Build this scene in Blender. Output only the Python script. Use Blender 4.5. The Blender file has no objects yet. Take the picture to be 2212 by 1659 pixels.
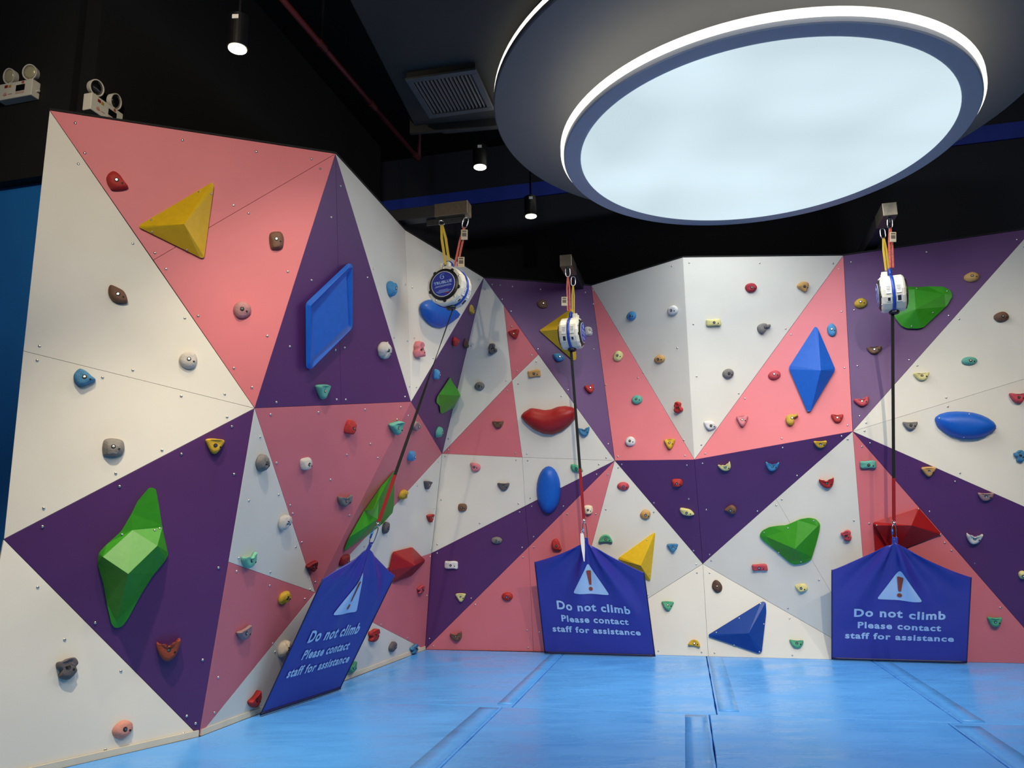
import bpy, bmesh, math, random
from mathutils import Vector, Matrix, noise
from mathutils.bvhtree import BVHTree
from mathutils.geometry import delaunay_2d_cdt
random.seed(7)
SC = bpy.context.scene
COL = SC.collection

# ------------------------------------------------------------------ camera
FPX, PITCH, ROLL, EYE = 1650.0, math.radians(11.0), math.radians(-0.8), Vector((0, 0, 1.45))
_c, _s, _cp, _sp = math.cos(ROLL), math.sin(ROLL), math.cos(PITCH), math.sin(PITCH)
CR = Vector((_c, -_s*_sp, _s*_cp)); CU = Vector((-_s, -_c*_sp, _c*_cp)); CF = Vector((0, _cp, _sp))
cam = bpy.data.cameras.new('camera'); camo = bpy.data.objects.new('camera', cam); COL.objects.link(camo)
cam.sensor_width = 36; cam.lens = FPX/2212*36; cam.clip_end = 100
M = Matrix((CR, CU, -CF)).transposed().to_4x4(); M.translation = EYE
camo.matrix_world = M
SC.camera = camo

def ray(u, v): return (CR*((u-1106)/FPX) - CU*((v-829.5)/FPX) + CF)
def at_y(u, v, y): d = ray(u, v); return EYE + d*(y/d.y)
def at_z(u, v, z): d = ray(u, v); return EYE + d*((z-EYE.z)/d.z)
def on_plane(u, v, p, n, off=0.0):
    d = ray(u, v); return EYE + d*(((p-EYE).dot(n)+off)/d.dot(n))
def proj(p):
    q = p-EYE; f = q.dot(CF); return (1106+FPX*q.dot(CR)/f, 829.5-FPX*q.dot(CU)/f)

# ------------------------------------------------------------------ world, exposure, light
SC.view_settings.view_transform = 'Standard'; SC.view_settings.look = 'None'
SC.view_settings.gamma = 1.0; SC.view_settings.use_curve_mapping = False
SC.view_settings.exposure = 0.0
w = bpy.data.worlds.new('world'); SC.world = w; w.use_nodes = True
w.node_tree.nodes['Background'].inputs[0].default_value = (0.8, 0.88, 1.0, 1)
w.node_tree.nodes['Background'].inputs[1].default_value = 0.05

def spot(name, loc, target, power, col, size=70, blend=0.6, radius=0.05):
    l = bpy.data.lights.new(name, 'SPOT'); l.energy = power; l.color = col
    l.spot_size = math.radians(size); l.spot_blend = blend; l.shadow_soft_size = radius
    o = bpy.data.objects.new(name, l); COL.objects.link(o); o.location = loc
    o.rotation_euler = (Vector(target)-Vector(loc)).to_track_quat('-Z', 'Y').to_euler()
    return o
WARM = (1.0, 0.80, 0.55); COOL = (0.72, 0.86, 1.0); NEUT = (1.0, 0.93, 0.84)
DISC_Z = 4.95
DISC_C = Vector((2.338, 6.62, DISC_Z)); DISC_R = 1.66
# the round luminous ceiling panel (its lamp sits flush under the diffuser)
al = bpy.data.lights.new('disc_lamp', 'AREA'); al.shape = 'DISK'; al.size = 2*DISC_R*0.94; al.energy = 105; al.color = (0.95, 0.97, 1.0)
# added unseen fill spots high around and behind the camera, brightening the wall
FILL_LIGHTS = [(-0.6, -0.2, 6.4), (1.6, 0.2, 6.6), (5.0, 1.0, 6.6), (-0.4, -2.5, 6.6), (3.6, -2.6, 6.6)]
for i, p in enumerate(FILL_LIGHTS):
    spot('fill_light', p, (p[0]*0.7+(0.4 if i else -2.4), p[1]+6.0, 3.2), 150 if i else 170, (0.97, 0.98, 1.0), 110, 0.6, 0.25)

# warm spots added out of view, to brighten wall foot and upper left
for p, q, e in (((-1.6, 0.6, 5.2), (-2.4, 5.6, 4.4), 500), ((-2.3, 3.3, 5.4), (-2.5, 5.1, -0.3), 720), ((-0.9, 3.2, 5.6), (-1.7, 7.6, 0.5), 450), ((0.7, 2.6, 5.7), (0.9, 9.4, 0.4), 800), ((3.2, 2.3, 5.7), (3.2, 8.9, 0.3), 900), ((5.6, 2.6, 5.7), (5.4, 8.6, 0.8), 420)):
    spot('downlight_and_fill_beam', p, q, e, (1.0, 0.86, 0.66), 52, 0.9, 0.05)

# ------------------------------------------------------------------ materials
MATS = {}
def lin(c):
    return tuple(((x/255)/12.92 if x/255 <= 0.04045 else ((x/255+0.055)/1.055)**2.4) for x in c)
def mat(name, rgb, rough=0.5, metal=0.0, var=0.06, scale=6.0, bump=0.0, bscale=60.0, coat=0.0, spec=0.5, emit=0.0):
    if name in MATS: return MATS[name]
    m = bpy.data.materials.new(name); m.use_nodes = True; nt = m.node_tree; b = nt.nodes['Principled BSDF']
    col = lin(rgb)
    tc = nt.nodes.new('ShaderNodeTexCoord')
    nz = nt.nodes.new('ShaderNodeTexNoise'); nz.inputs['Scale'].default_value = scale; nz.inputs['Detail'].default_value = 5
    nt.links.new(tc.outputs['Object'], nz.inputs['Vector'])
    rp = nt.nodes.new('ShaderNodeValToRGB')
    rp.color_ramp.elements[0].position = 0.3; rp.color_ramp.elements[1].position = 0.7
    rp.color_ramp.elements[0].color = tuple(x*(1-var) for x in col)+(1,)
    rp.color_ramp.elements[1].color = tuple(min(1, x*(1+var)) for x in col)+(1,)
    nt.links.new(nz.outputs['Fac'], rp.inputs['Fac']); nt.links.new(rp.outputs['Color'], b.inputs['Base Color'])
    b.inputs['Roughness'].default_value = rough; b.inputs['Metallic'].default_value = metal
    b.inputs['Specular IOR Level'].default_value = spec
    if coat: b.inputs['Coat Weight'].default_value = coat; b.inputs['Coat Roughness'].default_value = 0.15
    if bump:
        n2 = nt.nodes.new('ShaderNodeTexNoise'); n2.inputs['Scale'].default_value = bscale; n2.inputs['Detail'].default_value = 4
        nt.links.new(tc.outputs['Object'], n2.inputs['Vector'])
        bp = nt.nodes.new('ShaderNodeBump'); bp.inputs['Strength'].default_value = bump; bp.inputs['Distance'].default_value = 0.01
        nt.links.new(n2.outputs['Fac'], bp.inputs['Height']); nt.links.new(bp.outputs['Normal'], b.inputs['Normal'])
    if emit:
        nt.links.new(rp.outputs['Color'], b.inputs['Emission Color']); b.inputs['Emission Strength'].default_value = emit
    MATS[name] = m
    return m
WHITE = mat('white_panel_paint', (222, 217, 204), 0.62, var=0.025, scale=2.5, bump=0.05, bscale=220)
PINK = mat('pink_panel_paint', (214, 113, 120), 0.55, var=0.03, scale=2.5, bump=0.05, bscale=220)
PURPLE = mat('purple_panel_paint', (82, 40, 98), 0.5, var=0.05, scale=2.5, bump=0.05, bscale=220)
STEEL = mat('bright_steel', (215, 214, 208), 0.3, 1.0)
DARKHOLE = mat('dark_recess', (18, 16, 15), 0.7)
BLACKM = mat('black_plastic', (16, 16, 18), 0.35)
HC = dict(  # hold colours
    red=(172, 44, 42), crimson=(164, 44, 58), darkred=(128, 30, 32), pinkred=(190, 72, 82), pink=(208, 124, 130), rosegrey=(178, 128, 128),
    brown=(112, 80, 62), darkbrown=(82, 58, 48), rust=(150, 66, 42), tan=(196, 152, 92), yellow=(204, 162, 46), paleyellow=(216, 206, 140),
    gold=(190, 155, 55), white=(216, 212, 206), marble=(200, 192, 182), cream=(218, 204, 178), grey=(122, 118, 114), darkgrey=(94, 88, 90), mauve=(150, 120, 120),
    peach=(206, 140, 122), blue=(70, 128, 166), brightblue=(72, 140, 186), teal=(96, 168, 150), mint=(120, 190, 160), green=(84, 164, 124))
def hold_mat(c): return mat('resin_'+c, HC[c], 0.6, var=0.10, scale=14, bump=0.35, bscale=90, spec=0.35)

# ------------------------------------------------------------------ mesh helpers
def link(name, me, parent=None):
    o = bpy.data.objects.new(name, me); COL.objects.link(o)
    if parent is not None: o.parent = parent
    return o
def mesh(name, verts, faces, mats, parent=None, smooth=False, midx=None, loc=None):
    me = bpy.data.meshes.new(name)
    if loc is not None: verts = [Vector(v)-Vector(loc) for v in verts]
    me.from_pydata([tuple(v) for v in verts], [], faces); me.validate()
    for m in (mats if isinstance(mats, (list, tuple)) else [mats]): me.materials.append(m)
    if midx:
        for p, i in zip(me.polygons, midx): p.material_index = i
    bm = bmesh.new(); bm.from_mesh(me); bmesh.ops.recalc_face_normals(bm, faces=bm.faces); bm.to_mesh(me); bm.free()
    if smooth:
        for p in me.polygons: p.use_smooth = True
    o = link(name, me, parent)
    if loc is not None: o.location = loc
    return o
class MB:
    def __init__(s): s.v = []; s.f = []; s.m = []
    def add(s, v, f, mi=0):
        n = len(s.v); s.v += [Vector(x) for x in v]; s.f += [tuple(i+n for i in q) for q in f]; s.m += [mi]*len(f)
    def box(s, c, ax, ay, az, mi=0):   # centre and half-axis vectors
        c = Vector(c); ax, ay, az = Vector(ax), Vector(ay), Vector(az)
        v = [c+ax*i+ay*j+az*k for i in (-1, 1) for j in (-1, 1) for k in (-1, 1)]
        s.add(v, [(0, 1, 3, 2), (4, 6, 7, 5), (0, 4, 5, 1), (2, 3, 7, 6), (0, 2, 6, 4), (1, 5, 7, 3)], mi)
    def tube(s, pts, r, seg=8, mi=0, closed=False):
        pts = [Vector(p) for p in pts]; n = len(pts); rings = []
        nrm = None
        for i, p in enumerate(pts):
            a = pts[(i-1) % n] if closed or i > 0 else p; b = pts[(i+1) % n] if closed or i < n-1 else p
            t = (b-a).normalized()
            if nrm is None: nrm = t.orthogonal().normalized()
            nrm = (nrm - t*nrm.dot(t)).normalized(); bn = t.cross(nrm)
            rr = r[i] if isinstance(r, (list, tuple)) else r
            rings.append([p+(nrm*math.cos(2*math.pi*k/seg)+bn*math.sin(2*math.pi*k/seg))*rr for k in range(seg)])
        v = [q for g in rings for q in g]; f = []
        for i in range(n if closed else n-1):
            j = (i+1) % n
            for k in range(seg): f.append((i*seg+k, i*seg+(k+1) % seg, j*seg+(k+1) % seg, j*seg+k))
        if not closed: f += [tuple(range(seg))[::-1], tuple((n-1)*seg+k for k in range(seg))]
        s.add(v, f, mi)
    def lathe(s, c, axis, prof, seg=32, mi=0, up=None):   # prof: (distance along axis, radius)
        c = Vector(c); a = Vector(axis).normalized(); u = Vector(up).normalized() if up else a.orthogonal().normalized()
        u = (u-a*u.dot(a)).normalized(); w_ = a.cross(u); v = []; f = []
        for (d, r) in prof:
            for k in range(seg):
                t = 2*math.pi*k/seg; v.append(c+a*d+(u*math.cos(t)+w_*math.sin(t))*max(r, 1e-4))
        for i in range(len(prof)-1):
            for k in range(seg): f.append((i*seg+k, i*seg+(k+1) % seg, (i+1)*seg+(k+1) % seg, (i+1)*seg+k))
        f += [tuple(range(seg))[::-1], tuple((len(prof)-1)*seg+k for k in range(seg))]
        s.add(v, f, mi)
    def prism(s, poly, dvec, mi=0):
        n = len(poly); v = [Vector(p) for p in poly]+[Vector(p)+Vector(dvec) for p in poly]
        s.add(v, [tuple(range(n))[::-1], tuple(range(n, 2*n))]+[(i, (i+1) % n, n+(i+1) % n, n+i) for i in range(n)], mi)
    def build(s, name, mats, parent=None, smooth=False, bevel=0.0, loc=None):
        o = mesh(name, s.v, s.f, mats, parent, smooth, s.m, loc)
        if bevel:
            b = o.modifiers.new('bevel', 'BEVEL'); b.width = bevel; b.segments = 2; b.limit_method = 'ANGLE'; b.angle_limit = math.radians(30)
        return o
def thing(name, loc, label, cat, group=None):
    o = bpy.data.objects.new(name, None); COL.objects.link(o); o.location = loc; o.empty_display_size = 0.05
    tag(o, label, cat, group); return o
def tag(o, label, cat, group=None):
    o['label'] = label; o['category'] = cat
    if group: o['group'] = group
    return o
def struct(o): o['kind'] = 'structure'; return o
def to_local(parent):   # parent is an empty moved by translation only: keep children's world coordinates
    bpy.context.view_layer.update()
def catmull(pts, sub):
    n = len(pts); out = []
    for i in range(n):
        p0, p1, p2, p3 = pts[i-1], pts[i], pts[(i+1) % n], pts[(i+2) % n]
        for k in range(sub):
            t = k/sub
            out.append(tuple(0.5*(2*p1[j]+(p2[j]-p0[j])*t+(2*p0[j]-5*p1[j]+4*p2[j]-p3[j])*t*t+(3*p1[j]-p0[j]-3*p2[j]+p3[j])*t**3) for j in (0, 1)))
    return out
def roundpoly(pts, r, seg=4):   # polygon with rounded corners
    out = []; n = len(pts)
    for i in range(n):
        p = Vector(pts[i]); a = Vector(pts[i-1])-p; b = Vector(pts[(i+1) % n])-p
        d = min(r, a.length*0.45, b.length*0.45); pa = p+a.normalized()*d; pb = p+b.normalized()*d
        for k in range(seg+1):
            t = k/seg; q = pa*(1-t)**2+p*2*t*(1-t)+pb*t*t; out.append((q.x, q.y))
    return out
def inpoly(x, y, poly):
    c = False; n = len(poly)
    for i in range(n):
        (x1, y1), (x2, y2) = poly[i], poly[i-1]
        if (y1 > y) != (y2 > y) and x < (x2-x1)*(y-y1)/(y2-y1)+x1: c = not c
    return c

# ------------------------------------------------------------------ room shell
BS = -0.25                      # run of the back wall in plan (dy/dx)
E1 = Vector((1, BS, 0)).normalized(); E2 = Vector((-E1.y, E1.x, 0))      # along / into the back wall
BLACK = mat('black_ceiling_paint', (9, 9, 10), 0.8, var=0.3, scale=1.5)
NAVY = mat('navy_wall_paint', (10, 14, 30), 0.7, var=0.15, scale=1.5)
BLUEW = mat('blue_wall_paint', (24, 112, 192), 0.6, var=0.06, scale=2)
BANDB = mat('blue_band_paint', (18, 48, 150), 0.6)
FLOORM = mat('concrete', (70, 70, 74), 0.8)
CEIL = 7.4
def slab(name, pts, d, m):
    b = MB(); b.prism(pts, d); return struct(b.build(name, m))
slab('floor', [(-9, -6, -0.25), (12, -6, -0.25), (12, 14, -0.25), (-9, 14, -0.25)], (0, 0, -0.1), FLOORM)
slab('ceiling', [(-9, -6, CEIL), (12, -6, CEIL), (12, 14, CEIL), (-9, 14, CEIL)], (0, 0, 0.1), BLACK)
def backline(x, off=0.0): return Vector((x, 11.0+off+BS*x, 0))
a, b_ = backline(-9), backline(12)
slab('wall_back', [a+Vector((0, 0, -.25)), b_+Vector((0, 0, -.25)), b_+Vector((0, 0, CEIL)), a+Vector((0, 0, CEIL))], E2*0.12, NAVY)
slab('trim_1', [a+Vector((0, 0, 6.47))-E2*0.03, b_+Vector((0, 0, 6.47))-E2*0.03, b_+Vector((0, 0, 6.70))-E2*0.03, a+Vector((0, 0, 6.70))-E2*0.03], E2*0.03, BANDB)
# left: a blue wall facing us beyond the climbing wall, black above; it returns along the back of the climbing wall
AX = Vector((-3.52, 5.72, 0)); A0 = AX-E1*6.0
zs = at_y(60, 392, AX.y+0.05).z
slab('wall_left', [A0+Vector((0, 0, -.25)), AX+Vector((0, 0, -.25)), AX+Vector((0, 0, zs+.1)), A0+Vector((0, 0, zs+.1))], E2*0.12, BLUEW)
lw = MB(); lw.prism([A0-E2*0.10+Vector((0, 0, zs)), AX-E2*0.10+Vector((0, 0, zs)), AX+E2*0.9+Vector((0, 0, zs)), A0+E2*0.9+Vector((0, 0, zs))], (0, 0, CEIL-zs))
struct(lw.build('wall_left_upper', BLACK))
RET1 = AX+E1*0.18-E2*0.06; RET2 = RET1+E2*5.6
slab('wall_left_return', [RET1+Vector((0, 0, 4.2)), RET2+Vector((0, 0, 4.2)), RET2+Vector((0, 0, CEIL)), RET1+Vector((0, 0, CEIL))], -E1*0.15, BLACK)
slab('wall_right', [(9.5, -6, -.25), (9.5, 12, -.25), (9.5, 12, CEIL), (9.5, -6, CEIL)], (0.1, 0, 0), NAVY)
slab('wall_front', [(-9, -6, -.25), (12, -6, -.25), (12, -6, CEIL), (-9, -6, CEIL)], (0, -0.1, 0), mat('grey_hall_paint', (120, 124, 132), 0.8))

# ------------------------------------------------------------------ climbing wall
ZT = 4.6
V = dict(T1=at_z(107, 238, ZT), T2=at_z(725, 332, ZT), T3=at_z(875, 497, ZT), T4=at_z(1045, 600, ZT), T5=at_z(1277, 617, ZT),
         T6=at_z(1475, 556, ZT), T7=at_z(1822, 552, ZT), T8=at_z(2233, 493, ZT),
         M0=at_y(8, 1165, 5.12), M1=at_y(550, 882, 5.9), M2=at_y(888, 868, 7.8), M3=at_y(955, 980, 9.75), L7=at_y(681, 1280, 7.4),
         M6=at_y(1328, 995, 9.28), M7=at_y(1500, 993, 8.95), M8=at_y(1518, 1218, 9.5), M9=at_y(1842, 932, 8.3),
         R1=at_y(2300, 792, 7.85), R2=at_y(2300, 1133, 8.05),
         B0=Vector((-3.3, 4.85, 0)), B1=at_z(430, 1590, 0), B2=at_z(918, 1403, 0), B3=at_z(1216, 1409, 0), B4=at_z(1530, 1418, 0),
         B5=at_z(1882, 1427, 0), B6=at_z(2280, 1434, 0), B7=at_z(2420, 1438, 0))
PAN = [  # colour, plane, polygon
    ('W', 'T1 M1 M0', 'T1 M1 50,758'), ('W', 'T1 M1 M0', '50,758 M1 M0'),
    ('P', 'T1 T2 M1', 'T1 T2 331,562'), ('P', 'T1 T2 M1', '331,562 T2 M1'),
    ('U', 'T2 M2 M1', 'T2 737,874 M1'), ('U', 'T2 M2 M1', 'T2 M2 737,874'),
    ('W', 'T2 T3 M2', 'T2 T3 M2'), ('W', 'T3 T4 M2', 'T3 T4 M2'),
    ('U', 'M0 M1 B1', 'M0 M1 B1'), ('W', 'M0 B1 B0', 'M0 B1 B0'),
    ('W', 'M1 L7 B1', 'M1 L7 494,1214'), ('P', 'M1 L7 B1', '494,1214 L7 B1'), ('W', 'B1 L7 B2', 'B1 L7 B2'),
    ('P', 'M1 M2 L7', 'M1 M2 L7'), ('P', 'M2 M3 L7', 'M2 M3 L7'),
    ('W', 'M3 B2 L7', 'M3 932,1195 L7'), ('P', 'M3 B2 L7', '932,1195 B2 L7'),
    ('U', 'T4 M3 M2', 'T4 M3 M2'),
    ('W', 'T4 M6 M3', 'T4 1088,660 1106,822 M3'), ('P', 'T4 M6 M3', '1088,660 1163,766 1106,822'),
    ('P', 'T4 M6 M3', '1106,822 1128,988 M3'), ('W', 'T4 M6 M3', '1163,766 M6 1128,988 1106,822'),
    ('U', 'T4 T5 M6', 'T4 T5 M6'),
    ('W', 'M3 M6 B2', 'M3 1128,988 1134.5,1093 932,1195'), ('W', 'M3 M6 B2', '1128,988 M6 1134.5,1093'),
    ('U', 'M3 M6 B2', '932,1195 1134.5,1093 1142,1181 B2'), ('U', 'M3 M6 B2', '1134.5,1093 M6 1142,1181'),
    ('P', 'B2 M6 B3', 'B2 1142,1181 1152,1407.5'), ('P', 'B2 M6 B3', '1142,1181 M6 B3 1152,1407.5'),
    ('W', 'M6 M8 B3', 'M6 M8 B3'), ('W', 'M8 B4 B3', 'M8 B4 B3'),
    ('P', 'T5 M7 M6', 'T5 M7 M6'), ('W', 'T5 T6 M7', 'T5 T6 M7'), ('W', 'T6 T7 M7', 'T6 T7 M7'), ('P', 'T7 M9 M7', 'T7 M9 M7'),
    ('U', 'M6 M7 M8', 'M6 M7 M8'), ('U', 'M7 M9 M8', 'M7 M9 M8'),
    ('W', 'M8 M9 B5', 'M8 1676,1078 B5'), ('W', 'M8 M9 B5', '1676,1078 M9 B5'), ('W', 'M8 B5 B4', 'M8 B5 B4'),
    ('U', 'T7 T8 M9', 'T7 T8 M9'), ('W', 'T8 R1 M9', 'T8 R1 M9'), ('W', 'R1 R2 M9', 'R1 R2 M9'),
    ('U', 'R2 B7 M9', 'R2 B7 B6 M9'), ('P', 'M9 B6 B5', 'M9 B6 B5')]
wall_t = thing('climbing_wall', (0, 9.0, 0), 'tall faceted climbing wall of white, pink and purple triangular panels', 'climbing wall')
PANELS = []
def inset(poly, n, d):
    out = []; k = len(poly)
    cen = sum(poly, Vector())/k
    for i in range(k):
        p, a, c = poly[i], poly[i-1], poly[(i+1) % k]
        e1 = (p-a).normalized(); e2 = (c-p).normalized(); n1 = n.cross(e1); n2 = n.cross(e2)
        if n1.dot(cen-p) < 0: n1 = -n1; n2 = -n2 if n2.dot(cen-p) < 0 else n2
        if n2.dot(cen-p) < 0: n2 = -n2
        bis = n1+n2; q = bis.normalized()/max(0.25, bis.normalized().dot(n1)) if bis.length > 1e-4 else n1
        out.append(p+q*d)
    return out
PC = dict(W=WHITE, P=PINK, U=PURPLE)
PL = dict(W='white panel', P='pink panel', U='purple panel')
loc_w = Vector((0, 9.0, 0))
for (cn, pl, pg) in PAN:
    a, b_, c_ = [V[k] for k in pl.split()]
    n = (b_-a).cross(c_-a).normalized()
    if n.dot(EYE-a) < 0: n = -n
    pts, px = [], []
    for t in pg.split():
        if t in V: pts.append(V[t]); px.append(proj(V[t]))
        else:
            u, v = map(float, t.split(',')); pts.append(on_plane(u, v, a, n)); px.append((u, v))
    ins = inset(pts, n, 0.0012)
    mb = MB(); mb.prism([p-loc_w for p in ins], -n*0.018)
    o = mb.build('panel', PC[cn], wall_t, bevel=0.0015); o['label'] = PL[cn]
    PANELS.append(dict(px=px, p=a, n=n, o=o, c=cn))
# dark plywood backing right behind the panels (seen through the joints only)
bk = MB()
for P in PANELS:
    q = [on_plane(u, v, P['p'], P['n']) - P['n']*0.03 - loc_w for (u, v) in P['px']]
    q = inset(q, P['n'], 0.02); bk.add(q, [tuple(range(len(q)))])
bo = bk.build('backing_board', mat('dark_plywood', (70, 62, 56), 0.8), wall_t)
so = bo.modifiers.new('t', 'SOLIDIFY'); so.thickness = 0.01
# black capping strip along the top and pale kick strip at the foot
cap = MB()
tops = ['T1', 'T2', 'T3', 'T4', 'T5', 'T6', 'T7', 'T8']
for i in range(7):
    p, q = V[tops[i]]-loc_w, V[tops[i+1]]-loc_w; d = (q-p).normalized(); nn = Vector((-d.y, d.x, 0))
    cap.box((p+q)/2+nn*0.045+Vector((0, 0, 0.008)), (q-p)/2, nn*0.05, (0, 0, 0.007))
cap.build('top_cap', BLACK, wall_t)
kick = MB()
for p, q in (('B0', 'B1'), ('B1', 'B2')):
    p, q = V[p]-loc_w, V[q]-loc_w; d = (q-p).normalized(); nn = Vector((d.y, -d.x, 0))
    kick.box((p+q)/2+nn*0.006+Vector((0, 0, 0.022)), (q-p)/2-d*0.01, nn*0.006, (0, 0, 0.022))
kick.build('kick_strip', mat('kick_strip_cream', (222, 208, 182), 0.6), wall_t)

def find_panel(u, v):
    for P in PANELS:
        if inpoly(u, v, P['px']): return P
    best = min(PANELS, key=lambda P: min((u-x)**2+(v-y)**2 for x, y in [((P['px'][i][0]+P['px'][i-1][0])/2, (P['px'][i][1]+P['px'][i-1][1])/2) for i in range(len(P['px']))]))
    return best
def frame(P):
    n = P['n']; up = (Vector((0, 0, 1))-n*n.z).normalized(); rt = up.cross(n).normalized(); return rt, up, n

# screws of the panels (pixel lists read off the photograph, turned into points of their panel)
SCR = [(0, 0, 2.962, '482,788 1168,897 1640,970 1992,1017 2050,1080 543,980 502,1050 1495,1313 1591,1365 850,1558 991,1618 2178,1190 2118,1390'),
       (0, 540, 2.9625, '254,615 239,707 657,816 850,769 1160,935 1439,923 1183,436 1268,422 1497,756 1612,880 1453,1069 1483,1130 1037,1281 1161,1306 741,1430 765,1513 1497,1435 280,1652 1063,121'),
       (0, 1080, 2.866, '268,57 262,165 233,540 590,760 400,865 748,1060 1352,420 1254,990 1156,1337 1211,1383 1135,1446 652,1546 1477,360 1464,441 1350,1098 1327,1316 1320,1402'),
       (380, 540, 2.9625, '716,138 585,550 867,194 1225,176 728,618 1020,640 1079,625 1355,592 643,974 1029,957 1086,957 1465,940 606,1052 911,1038 1210,1020 1438,1006 1244,1240 1093,1310 1292,1330 643,1362 989,1469 731,1633 539,1197 466,1604 657,1566 1262,120 1469,221 1511,240 1395,559 1481,582 1524,562 1645,692 1493,872 1537,877 1415,1084 1485,1060 1544,1508'),
       (400, 1080, 2.866, '651,33 665,83 1017,95 721,262 684,290 527,446 523,530 774,554 805,508 542,887 555,940 740,612 1107,287 1520,303 1540,52 1517,350 1204,822 1213,770 1199,1014 1030,1079 1376,853 1497,592'),
       (840, 540, 3.457, '670,222 720,294 770,257 831,262 923,274 1132,294 1467,317 846,369 912,458 917,573 454,595 328,806 203,1025 617,714 1113,739 1067,785 1101,834 957,903 966,1000 875,976 884,1049 1529,740 1338,1046 1288,1092 1620,1008 446,1409 444,1492 945,1517 1031,1522 1638,1448 1710,1542 1624,1552 1526,303 1527,402 1860,956 1898,915'),
       (880, 960, 3.457, '283,89 812,116 899,121 894,71 230,131 73,308 253,414 199,477 918,401 830,442 928,462 838,505 540,589 224,747 172,780 222,812 170,834 942,689 856,770 944,768 863,843 1164,462 1193,520 1412,224 1430,149 1495,225 1482,486 1406,520 1574,174 476,1149 507,1196 895,1387 985,1402 902,1518 165,1450 194,1505 1875,1543 1795,1122'),
       (1300, 540, 3.457, '523,121 653,96 1178,98 1725,101 1770,142 1861,90 683,554 1372,588 1413,631 564,732 708,944 307,915 1022,1071 1068,1109 1790,460 1812,880 1835,1309 1908,866 1884,449 1925,1240 743,1455 772,1521 614,1420 621,1536 1344,1408 1350,1477 1790,1390 635,1608 752,1594 1837,1413 148,1602'),
       (1300, 960, 3.457, '389,436 388,506 649,407 780,488 1162,498 1303,454 1345,410 1458,233 685,793 805,822 705,895 818,867 711,960 805,960 1883,568 1622,1012 1391,1223 1402,1299 424,1543 745,1553 842,1556 1423,1574'),
       (1760, 460, 3.073, '742,259 1341,176 957,705 889,681 625,976 680,1013 872,1226 883,1285 340,1393 330,1447 298,1350 367,1528 313,1552 261,645 283,1016 178,1480 1385,222'),
       (1760, 960, 3.319, '1006,266 1041,206 823,481 932,705 980,761 1146,851 1330,1170 390,567')]
pset = []
for (ox, oy, sc_, s) in SCR:
    for t in s.split():
        x, y = map(float, t.split(',')); u, v = ox+x/sc_, oy+y/sc_
        if all((u-a)**2+(v-b)**2 > 36 for a, b in pset): pset.append((u, v))
sm = None
for (u, v) in pset:
    P = next((Q for Q in PANELS if inpoly(u, v, Q['px'])), None)
    if P is None: continue
    p = on_plane(u, v, P['p'], P['n'])
    if sm is None:
        b = MB(); b.lathe((0, 0, 0), (0, 0, 1), [(-0.002, 0.0105), (0.003, 0.0105), (0.007, 0.007), (0.0082, 0.004)], 10)
        so_ = b.build('screw', STEEL, P['o'], smooth=True); sm = so_.data
    else: so_ = link('screw', sm, P['o'])
    so_.rotation_mode = 'QUATERNION'; so_.rotation_quaternion = Vector((0, 0, 1)).rotation_difference(P['n'])
    so_.location = p-loc_w

# ------------------------------------------------------------------ small climbing holds
SH = dict(
    oval=[(1, 0), (.72, .62), (0, .9), (-.72, .62), (-1, 0), (-.72, -.62), (0, -.9), (.72, -.62)],
    egg=[(1, .1), (.6, .75), (-.1, .9), (-.8, .6), (-1, -.05), (-.6, -.7), (.1, -.85), (.75, -.6)],
    tear=[(1.15, -.35), (.75, .1), (.2, .7), (-.4, .95), (-.95, .5), (-1, -.2), (-.5, -.8), (.3, -.75), (.95, -.55)],
    leaf=[(1.1, -.5), (.6, .45), (-.2, .85), (-.95, .95), (-.98, .1), (-.55, -.6), (.2, -.8), (.85, -.75)],
    tri=[(1, .72), (.55, .88), (-.55, .88), (-1, .72), (-.85, .2), (-.35, -.75), (0, -.98), (.35, -.75), (.85, .2)],
    half=[(1.05, .62), (.3, .55), (-.4, .6), (-1.05, .7), (-.95, .1), (-.5, -.65), (.05, -.85), (.6, -.6), (.98, .05)],
    crescent=[(1.05, .95), (.55, .42), (0, .22), (-.55, .38), (-1.05, .75), (-1, .1), (-.45, -.75), (.15, -.95), (.75, -.55), (1.02, .2)],
    bar=[(1, .55), (.5, .72), (-.5, .62), (-1, .6), (-1.08, 0), (-1, -.6), (-.4, -.7), (.4, -.62), (1, -.68), (1.06, 0)],
    comma=[(.95, .75), (.5, .62), (.2, .85), (-.5, .8), (-.98, .2), (-.85, -.6), (-.3, -.98), (.2, -.6), (.3, .05), (.7, .25), (1.05, .3)],
    lobes=[(.5, .95), (.95, .5), (.75, .1), (.95, -.25), (.6, -.9), (-.1, -.98), (-.6, -.75), (-.5, -.2), (-.95, .0), (-1, .45), (-.5, .6), (-.1, .85)],
    shell=[(.75, .6), (.3, 1), (-.3, .95), (-.75, .5), (-.85, -.1), (-.5, -.8), (.05, -1.05), (.55, -.75), (.85, 0)],
    block=[(.8, .75), (.1, .95), (-.75, .85), (-.95, .2), (-.8, -.75), (-.1, -.9), (.7, -.75), (1, 0)])
HP = dict(  # cross profile: (ring scale, height) and offset of the crown in the unit box
    dome=([(1, 0), (1.02, .25), (.93, .6), (.7, .9), (.38, 1.0)], (0, .05)),
    lip=([(1, 0), (1.03, .45), (.96, .85), (.72, 1.0), (.35, .82)], (0, .28)),
    flat=([(1, 0), (1.0, .45), (.93, .8), (.74, .96), (.4, 1.0)], (0, .0)),
    wedge=([(1, 0), (.98, .25), (.8, .62), (.5, .9), (.2, 1.0)], (0, -.35)))
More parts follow.
